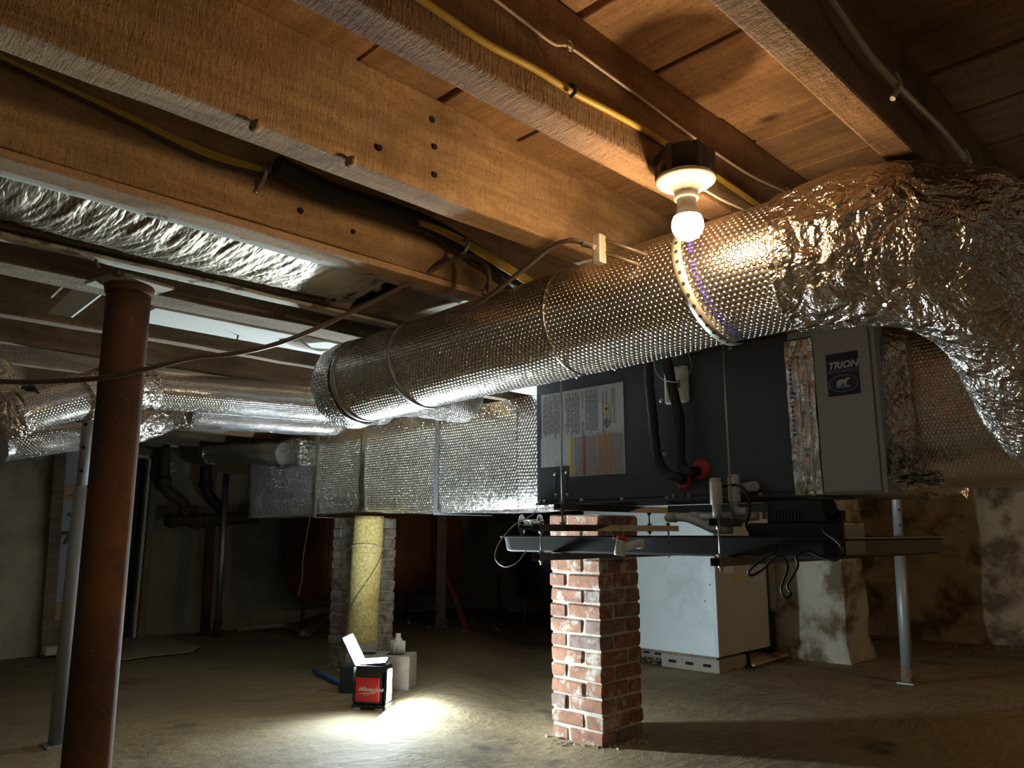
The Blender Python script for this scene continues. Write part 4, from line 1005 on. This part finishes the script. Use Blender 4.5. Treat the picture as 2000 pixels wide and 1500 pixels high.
# left flap opened outward
h0 = wp(-.075, 0, .205); dv = (up*.86-rt*.5).normalized(); pn = (up*.42+rt*.72+fr*.62); pn = (pn-dv*pn.dot(dv)).normalized(); wv_ = dv.cross(pn).normalized()
fc = h0+dv*.085
MB().obox(fc, (dv, wv_, pn), (.085, .036, .006)).build('panel_frame', BPL, t, .002)
MB().obox(fc+pn*.0075, (dv, wv_, pn), (.074, .028, .0012)).build('light_panel', LEDM, t)
MB().cyl(h0-fr*.03, h0+fr*.03, .008, None, 10).build('hinge', GALV, t)
txo = wp(-.060, .0625, .088)
text('Milwaukee', .032, txo, rt, up, WINK, rs_, 'lettering', .35, .0004)
mb = MB(); mb.bar(wp(-.058, .0632, .074), wp(.03, .0632, .084), .0006, .0016); mb.bar(wp(-.03, .0632, .068), wp(.045, .0632, .082), .0006, .0012); mb.build('lightning_underline', WINK, rs_)
# block beside it
bl = atfloor(798, 1348)
t = thing('cinder_block', 'grey hollow cinder block behind the work light', 'cinder block', bl)
bd_ = Vector((-.98, -.05, 0)); 
ex = Vector((-.80, .10, 0)); 
p0 = Vector((bl.x, bl.y, gz(bl.x, bl.y)))
ex = Vector((-.62, .78, 0)).normalized(); ey = Vector((.78, .62, 0)).normalized()
MB().obox(p0+ex*.19+ey*.095+up*.09, (ex, ey, up), (.19, .095, .092)).build('block', CINDER, t, .006, 2)
for k in (-1, 1): MB().obox(p0+ex*(.19+k*.085)+ey*.095+up*.1815, (ex, ey, up), (.05, .05, .001)).build('hollow', DARK, t)
st_ = p0+ex*.10+ey*.12+up*.184
t = thing('pipe_stand', 'small pale ribbed stand on top of the cinder block', 'stand', st_)
MB().lathe([(.0001, .11), (.016, .11), (.016, .085), (.02, .084), (.022, .078), (.045, .0), (.0001, 0)], st_, up, 12).build('cone', simple('dusty plastic', (.5, .47, .4), rough=.7, bd=0), t)
mb = MB()
for k in range(4):
    a = k*math.pi/2+.4; d = Vector((math.cos(a), math.sin(a), 0)); mb.obox(st_+d*.03+up*.035, (d, d.cross(up), up), (.018, .003, .035))
mb.build('rib', simple('dusty plastic rib', (.55, .51, .44), rough=.7, bd=0), t)
h1 = atfloor(612, 1316); h2 = atfloor(672, 1345)
t = thing('pry_tool', 'blue handled tool lying on the floor left of work light', 'tool', h1)
MB().tube([h1+up*.018, h1*.6+h2*.4+up*.02, h2+up*.018], [.011, .014, .011], 12).build('handle', BLUE, t)
MB().cyl(h2+up*.018, h2+(h2-h1)*.3+up*.016, .006, None, 8).build('shaft', STRUT, t)
# dark bucket-like case behind work light
q = atfloor(682, 1356)
t = thing('tool_case', 'dark open case standing between work light and pillar', 'case', q)
MB().obox(q+Vector((.05, .06, .07)), ((.6, -.8, 0), (.8, .6, 0), (0, 0, 1)), (.05, .06, .075)).build('case_body', simple('dark teal plastic', (.03, .05, .06), rough=.5, bd=0), t, .006)

# yellow tube against pillar
ytop = atf(723, 985, 5.03); ybot = atf(706, 1256, 5.03)
t = thing('padded_pipe', 'tall pipe wrapped in speckled yellow foam before the grey pillar', 'pipe', ybot)
ax_ = (ytop-ybot)/(ytop.z-ybot.z)
YP = lambda z: ybot+ax_*(z-ybot.z)
MB().tube([YP(ybot.z+k*(1.105-ybot.z)/24) for k in range(25)], .094, 40, True, wob=.006, wf=5).build('foam_wrap', YFO, t)
MB().tube([YP(gz(ybot.x, ybot.y)-.01), YP(ybot.z+.01)], .10, 28, wob=.008, wf=9).build('plaster_foot', simple('dusty plaster', (.38, .33, .27), (.3, .26, .2), 8, rough=.95, bs=50, bd=.004), t)
for z, tl in ((.44, .0), (.90, -.03), (ybot.z+.01, .03)):
    c = YP(z); MB().tube([c+Vector((.098*math.cos(a), .098*math.sin(a), tl*math.sin(a+.8))) for a in [k*math.pi/16 for k in range(33)]], .0022, 6).build('tie_wire', WHC, t)
c = YP(.44); 
MB().tube([YP(.88+-.46*k/14)+Vector((.098*math.cos(-1.0-k*.11*2+.1), .098*math.sin(-1.0-k*.22+.1), 0)) for k in range(12)], .002, 6).build('tie_wire', BLC, t)

# ================================================================== FURNACE and neighbours
fb = atfloor(1405, 1316); FX = fb.x
t = thing('furnace', 'large pale blue white furnace cabinet standing on cinder blocks', 'furnace', (FX+.4, 3.6, .12))
fcor = atx(1405, 1285, FX); fy = fcor.y; fzb = fcor.z; fzt = atx(1390, 975, FX).z
MB().box(FX+.01, FX+.80, fy+.006, fy+1.25, fzb, fzt).build('cabinet', FSIDE, t, .006)
MB().box(FX, FX+.012, fy+.012, fy+1.25, fzb+.0, fzt-.0).build('front_panel', FURN, t, .004)
MB().box(FX-.004, FX+.02, fy, fy+.03, fzb, fzt).build('corner_trim', simple('bright corner', (.62, .68, .7), rough=.4, metal=.3, bd=0), t, .004)
for q in ((1387, 1142), (1397, 1153), (1377, 1174), (1396, 1177)): MB().lathe([(.0001, -.004), (.006, -.003), (.007, 0)], atx(*q, FX-.0), (1, 0, 0), 8).build('screw', STRUT, t)
sy = fy+.006
pl = lambda q: aty(q[0], q[1], sy)
a = pl((1412, 1099)); b = pl((1432, 1118)); MB().box(min(a.x, b.x), max(a.x, b.x), sy-.002, sy+.001, b.z, a.z).build('rating_label', WPL, t)
a = pl((1433, 1125)); b = pl((1444, 1130)); MB().box(min(a.x, b.x), max(a.x, b.x)+.03, sy-.002, sy+.001, b.z-.01, a.z).build('badge', YINK, t)
MB().box(FX-.003, FX+.03, fy+.02, fy+1.0, fzb-.018, fzb).build('base_rail', JG, t)
# cinder blocks under furnace
def hollow_block(label, x, y, lx, ly, h):
    z = gz(x, y)-.005
    t = thing('cinder_block', label, 'cinder block', (x, y, z))
    MB().box(x, x+lx, y, y+ly, z, h).build('block', CINDER, t, .004)
    n = 3
    for k in range(n):
        cy = y+ly*(.2+.3*k); MB().box(x-.001, x+.03, cy-.045, cy+.045, z+(h-z)*.28, z+(h-z)*.72).build('hollow', DARK, t, .018, 4)
yb0 = fb.y; ybl = atfloor(1322, 1295).y
hollow_block('cinder block with three openings under the near furnace corner', FX+.002, yb0, .4, ybl-yb0, fzb-.018)
hollow_block('cinder block under the furnace mostly hidden by the brick pillar', FX+.25, yb0+.62, .4, .38, fzb-.018)
t = thing('old_boiler', 'dark grey cabinet standing behind the furnace beside the pier', 'boiler', (FX+.9, fy-.1, 0))
a = aty(1520, 1100, fy+.0)
MB().box(FX+.88, FX+1.0, fy+.03, fy+.9, .38, fzt-.02).build('cabinet', simple('drab grey enamel', (.22, .21, .17), rough=.6, bd=0), t, .006)
MB().box(FX+.89, FX+.99, fy+.05, fy+.85, .0, .38).build('open_base', DARK, t)
MB().box(FX+.87, FX+1.0, fy+.02, fy+.03, .37, .40).build('ledge', STRUT, t)
# slatted rack on the floor
rk = atfloor(1500, 1290)
t = thing('slatted_rack', 'pale wooden slatted rack lying on floor behind the furnace', 'rack', rk)
def rp(px, py, dz=.02): p = atfloor(px, py); return p+up*dz
c0, c1, c2, c3 = rp(1464, 1285, .05), rp(1472, 1308, .03), rp(1552, 1281, .03), rp(1490, 1262, .07)
mb = MB()
for a, b in ((c0, c1), (c1, c2), (c2, c3), (c3, c0), (c0, c2), (c1, c3)): mb.bar(a, b, .012, .006)
mb.build('frame', LW, t)
for k in range(11):
    u = (k+.5)/11; MB().bar(c0+(c1-c0)*u, c3+(c2-c3)*u, .004, .004).build('slat', LW, t)
# debris
def debris(label, px, py, n, sx, sy_, m, s0, s1, seed, name='rubble'):
    r = random.Random(seed); mb = MB()
    for k in range(n):
        p = atfloor(px+r.gauss(0, sx), py+r.gauss(0, sy_)); p.x = min(p.x, X1-.12); p.y = min(p.y, Y1-.35); s_ = r.uniform(s0, s1)
        a = Vector((r.uniform(-1, 1), r.uniform(-1, 1), r.uniform(-.2, .2))).normalized(); b = a.cross(up).normalized(); mb.obox(p+up*s_*.4, (a, b, a.cross(b)), (s_, s_*r.uniform(.4, .9), s_*r.uniform(.3, .6)))
    return tag(mb.build(name, m), label, 'rubble', kind='stuff')
debris('small dark rubble on the floor beneath the furnace', 1290, 1283, 70, 25, 8, CINDER, .004, .014, 3)
debris('small rubble scattered at the end of cinder block', 1465, 1313, 16, 25, 4, CAST, .004, .012, 5)
debris('small debris scattered below the rusty oil tank', 830, 1215, 60, 90, 8, MORT, .005, .018, 6)
debris('loose crumbs on the floor around the brick pillar foot', 1165, 1462, 120, 60, 14, MORT, .001, .004, 8, 'crumbs')
debris('crumbled plaster along the base of the rubble wall', 1850, 1262, 70, 100, 5, JG, .004, .014, 12)

# ================================================================== BACKGROUND: tank, pipes, boards
ty0, ty1 = 5.95, 6.62
cylab = 'rusty red oil tank lying behind the grey pillar'
t = thing('oil_tank', cylab, 'oil tank', (4.3, 6.25, RISE))
tcx = atd(600, 1177, 1); txl = aty(600, 1177, 6.3).x; txr = aty(862, 1150, 6.3).x
zbt = aty(600, 1177, 6.3).z; cy_ = 6.36; hw_ = .36; ht_ = 1.05
def tank_loop(x, k):
    out = []
    for i in range(48):
        a = 2*math.pi*i/48; yy = math.cos(a); zz = math.sin(a)
        st2 = (ht_/2-hw_)
        out.append((x, cy_+hw_*k*yy, zbt+ht_/2+hw_*k*zz+(st2 if zz > 0 else -st2)*k))
    return out
ks = [(-.07, .05), (-.065, .4), (-.045, .75), (-.015, .93), (0, .985), (.02, 1)]
seq = [tank_loop(txl+a, k) for a, k in ks]+[tank_loop(txr-a, k) for a, k in ks[::-1]]
mb = MB(); vs = [p for l in seq for p in l]; fs = []
for i in range(len(seq)-1):
    for k in range(48): k2 = (k+1) % 48; fs.append((i*48+k, (i+1)*48+k, (i+1)*48+k2, i*48+k2))
fs.append(tuple(range(48))); fs.append(tuple((len(seq)-1)*48+k for k in range(48))[::-1])
mb.add(vs, fs, None, True); mb.build('shell', OIL, t)
mb = MB(); mb.add([p for l in [tank_loop(txl+.012, 1.02), tank_loop(txl+.03, 1.02)] for p in l], [(k, 48+k, 48+(k+1) % 48, (k+1) % 48) for k in range(48)], None, True); mb.build('rim_seam', OIL, t, solid=.006)
for x in (txl+.15, txr-.2):
    for y in (cy_-.26, cy_+.26):
        MB().cyl((x, y, gz(x, y)-.01), (x, y, zbt+.12), .018, None, 12).build('leg', RUST, t)
        MB().box(x-.03, x+.03, y-.03, y+.03, zbt+.0, zbt+.12).build('leg_socket', OIL, t, .004)
tube_thing('hanging_wire', 'thin rusty wire hanging over the end of the oil tank', 'wire', [Vector((aty(606, 1000, 5.85).x, 5.85, 1.72)), aty(606, 1000, 5.85), aty(600, 1040, 5.85), aty(592, 1090, 5.85), aty(590, 1130, 5.86), aty(582, 1163, 5.88)], .004, WHC, 5, 6)
# post & red pipe in front of tank
b = atfloor(860, 1224)
tag(MB().obox(b+Vector((0, 0, .78)), ((1, 1, 0), (1, -1, 0), (0, 0, 1)), (.03, .045, .80)).build('wooden_post', JG, None, .004), 'dark square wooden post at the end of the oil tank', 'post')
b = atfloor(908, 1226); a = atf(822, 1005, (b.x+b.y)/2**.5+.15)
t = thing('red_pipe', 'red pipe leaning diagonally against the wooden post', 'pipe', b)
MB().cyl(b+up*.02, a+(a-b)*.5, .028, None, 16).build('shaft', REDO, t)
MB().cyl(b+up*.0+(b-a)*.02, b+(a-b)*.10+up*.02, .036, None, 16).build('foot_collar', REDO, t)
# dark boiler / tank in the shadows
b = atfloor(1000, 1190)
t = thing('dark_tank', 'black painted water tank standing in the dark far corner', 'tank', b)
bx_ = Vector((6.6, 6.0, 0)); zf = gz(6.6, 6.0)
MB().lathe([(.0001, .3), (.36, .3), (.38, .33), (.38, 1.55), (.3, 1.62), (.0001, 1.65)], (bx_.x, bx_.y, zf), up, 36).build('shell', simple('dark tank paint', (.02, .022, .028), rough=.4, bd=0), t)
for a in range(3):
    an = a*2.09+.6; MB().cyl((bx_.x+.3*math.cos(an), bx_.y+.3*math.sin(an), zf-.01), (bx_.x+.3*math.cos(an), bx_.y+.3*math.sin(an), zf+.32), .025, None, 10).build('leg', STRUT, t)
b = atfloor(975, 1192)
t = thing('supply_pipe', 'thin vertical pipe with round floor flange in the dark corner', 'pipe', b)
MB().cyl(b-up*.01, b+up*.45, .016, None, 10).build('pipe', CAST, t); MB().cyl(b-up*.01, b+up*.02, .09, None, 20).build('floor_flange', CAST, t); MB().cyl(b+up*.3, b+up*.4, .024, None, 12).build('coupling', CAST, t)
b = atfloor(912, 1208)
t = thing('floor_valve', 'small red oxide valve standing on the floor near leaning pipe', 'valve', b)
MB().cyl(b, b+up*.16, .008, None, 8).build('stem', REDO, t); MB().lathe([(.0001, .03), (.03, .02), (.035, .0), (.012, -.02)], b+up*.17, up, 12).build('handwheel', REDO, t)
# copper line across the floor
tube_thing('copper_line', 'thin reddish copper line running across the dark floor', 'pipe', [atfloor(905, 1204)+up*.006, atfloor(985, 1218)+up*.006, atfloor(1040, 1228)+up*.006, atfloor(1110, 1236)+up*.006], .007, REDO, 8, 8)
# soil stack pipes on back wall
def pipes():
    yw = 6.85
    q = lambda a, b_: aty(a, b_, yw)
    t = thing('soil_pipe', 'rusty cast iron drain with S bend on the rear wall', 'pipe', q(340, 1000))
    MB().tube(spline([q(322, 870), q(321, 920), q(322, 945), q(330, 962), q(350, 975), q(362, 990), q(362, 1010)], 6), .045, 20).build('bend', CAST, t)
    for a in ((321, 938), (362, 995)): MB().cyl(q(a[0], a[1]-6), q(a[0], a[1]+6), .06, None, 20).build('hub', CAST, t)
    MB().tube([q(325, 1016), q(400, 1016), q(500, 1010)], .055, 20).build('main', CAST, t)
    for a in (330, 372, 395, 430): MB().cyl(q(a, 1016), q(a+9, 1016), .067, None, 20).build('hub', CAST, t)
    t = thing('soil_pipe', 'black cast iron drain elbow dropping behind the small branch duct', 'pipe', q(410, 950))
    MB().tube(spline([q(402, 880), q(402, 930), q(404, 960), q(418, 980), q(436, 998)], 6), .048, 20).build('bend', RUB, t)
    MB().cyl(q(402, 940), q(402, 952), .062, None, 20).build('hub', RUB, t)
    b = atfloor(424, 1243)
    t = thing('vertical_pipe', 'slim galvanised vertical pipe on the rear wall', 'pipe', b)
    MB().tube([b, atf(442, 925, (b.x+b.y)/2**.5)], .028, 16).build('pipe', GALV, t)
    MB().cyl(b-up*.01, b+up*.14, .036, None, 16).build('foot', CAST, t)
    b = atfloor(400, 1240); 
    t = thing('vertical_pipe', 'brown vertical pipe just left of the slim galvanised pipe', 'pipe', b)
    MB().tube([b, atf(412, 1020, (b.x+b.y)/2**.5)], .042, 16).build('pipe', RUST, t)
    tag(MB().tube(spline([q(338, 907), q(330, 905), q(327, 913), q(333, 920), q(345, 918)], 5), .009, 10).build('pipe_hook', WHC), 'pale curved hook on the rear wall beside the door casing', 'hook')
    tag(MB().tube([q(270, 866), q(400, 874), q(520, 882)], .03, 14).build('water_line', GALV), 'grey horizontal pipe along the top of the rear wall', 'pipe')
    b0, b1, b2 = atfloor(462, 1237), atfloor(560, 1232), atfloor(592, 1245)
    tag(MB().tube(spline([b0+up*.03, (b0+b1)/2+up*.045, b1+up*.04, b2+up*.03], 6), .022, 12).build('plastic_pipe', simple('dull plastic', (.3, .28, .24), rough=.6, bd=0)), 'bent grey plastic pipe lying on the floor by the rear wall', 'pipe')
    a = atfloor(592, 1245)+up*.02; c_ = atfloor(636, 1210)+up*.05
    tag(MB().bar(a, c_, .05, .012).build('loose_board', JG, None, .004), 'loose dark board leaning on floor below the oil tank', 'board')
pipes()
# boarded opening in the left wall
t = thing('boarded_opening', 'boarded opening of foam board and planks beside the left wall', 'boarding', (1.7, 6.45, RISE))
yb_ = 6.42
def brd(px0, px1, py0, py1, m, nm, tilt=0):
    a = aty(px0, py0, yb_); b = aty(px1, py1, yb_); a2 = aty(px0-(py1-py0)*.075, py1, yb_); b2 = aty(px1+(py1-py0)*.075, py0, yb_)
    mb = MB(); vs = []
    for yy in (yb_, yb_+.03):
        for p in (a, b2, b, a2): vs.append((p.x, yy, p.z))
    mb.add(vs, [(0, 1, 2, 3), (7, 6, 5, 4), (0, 4, 5, 1), (1, 5, 6, 2), (2, 6, 7, 3), (3, 7, 4, 0)]); return mb.build(nm, m, t, .002)
brd(126, 205, 880, 945, FOAM, 'foam_board'); brd(121, 200, 945, 976, LW, 'plank'); brd(118, 190, 976, 1177, FOAM, 'foam_board')
brd(90, 170, 1178, 1212, LW, 'plank'); brd(88, 168, 1213, 1262, JG, 'plank')
p = aty(104, 1062, yb_-.002); text('n', .19, p, (1, 0, 0), (0, 0, 1), INK, t, 'lettering', .3, .006)
p = aty(131, 1004, yb_-.002); MB().bar(p, p+Vector((.1, 0, -.02)), .001, .012).build('printed_mark', INK, t)
rr = random.Random(1); mb = MB()
for k in range(18): p = aty(101-k*.25, 1102+k*2.7, yb_-.002); mb.box(p.x-.03+rr.uniform(0, .01), p.x+.015, p.y-.001, p.y, p.z, p.z+.004)
mb.build('printed_lines', INK, t)
a = aty(112, 885, 6.50); b = aty(84, 1275, 6.50)
tag(MB().bar((a.x, 6.44, a.z+.02), (b.x, 6.44, gz(b.x, 6.4)), .03, .04).build('door_jamb', JG, None, .004), 'old wooden jamb at the edge of the left concrete wall', 'jamb')
tag(MB().obox(aty(125, 1268, 6.35), ((1, 0, 0), (0, 1, 0), (0, 0, 1)), (.13, .05, .03)).build('plastic_sheet', WPL, None, .01), 'crumpled pale plastic at the foot of the boarded opening', 'plastic sheet')
# paper sheet on floor
pp = [atfloor(*q) for q in ((200, 1255), (298, 1240), (392, 1267), (370, 1277), (228, 1295), (180, 1290))]
mb = MB(); cnt = sum(pp, Vector())/len(pp)
vs = []; fs = []
ring_n = len(pp); K = 6
for k in range(K+1):
    for i in range(ring_n*4):
        a = pp[i//4]; b = pp[(i//4+1) % ring_n]; e = a+(b-a)*((i % 4)/4); q = cnt+(e-cnt)*(k/K); q.z = gz(q.x, q.y)+.012+.014*noise.noise(Vector((q.x*7, q.y*7, 0))); vs.append(q)
M4 = ring_n*4
for k in range(K):
    for i in range(M4): i2 = (i+1) % M4; fs.append((k*M4+i, k*M4+i2, (k+1)*M4+i2, (k+1)*M4+i))
mb.add(vs, fs, None, True); tag(mb.build('paper_sheet', CARD, None, solid=.002), 'brown paper sheet spread on the floor behind the rusty column', 'paper sheet')
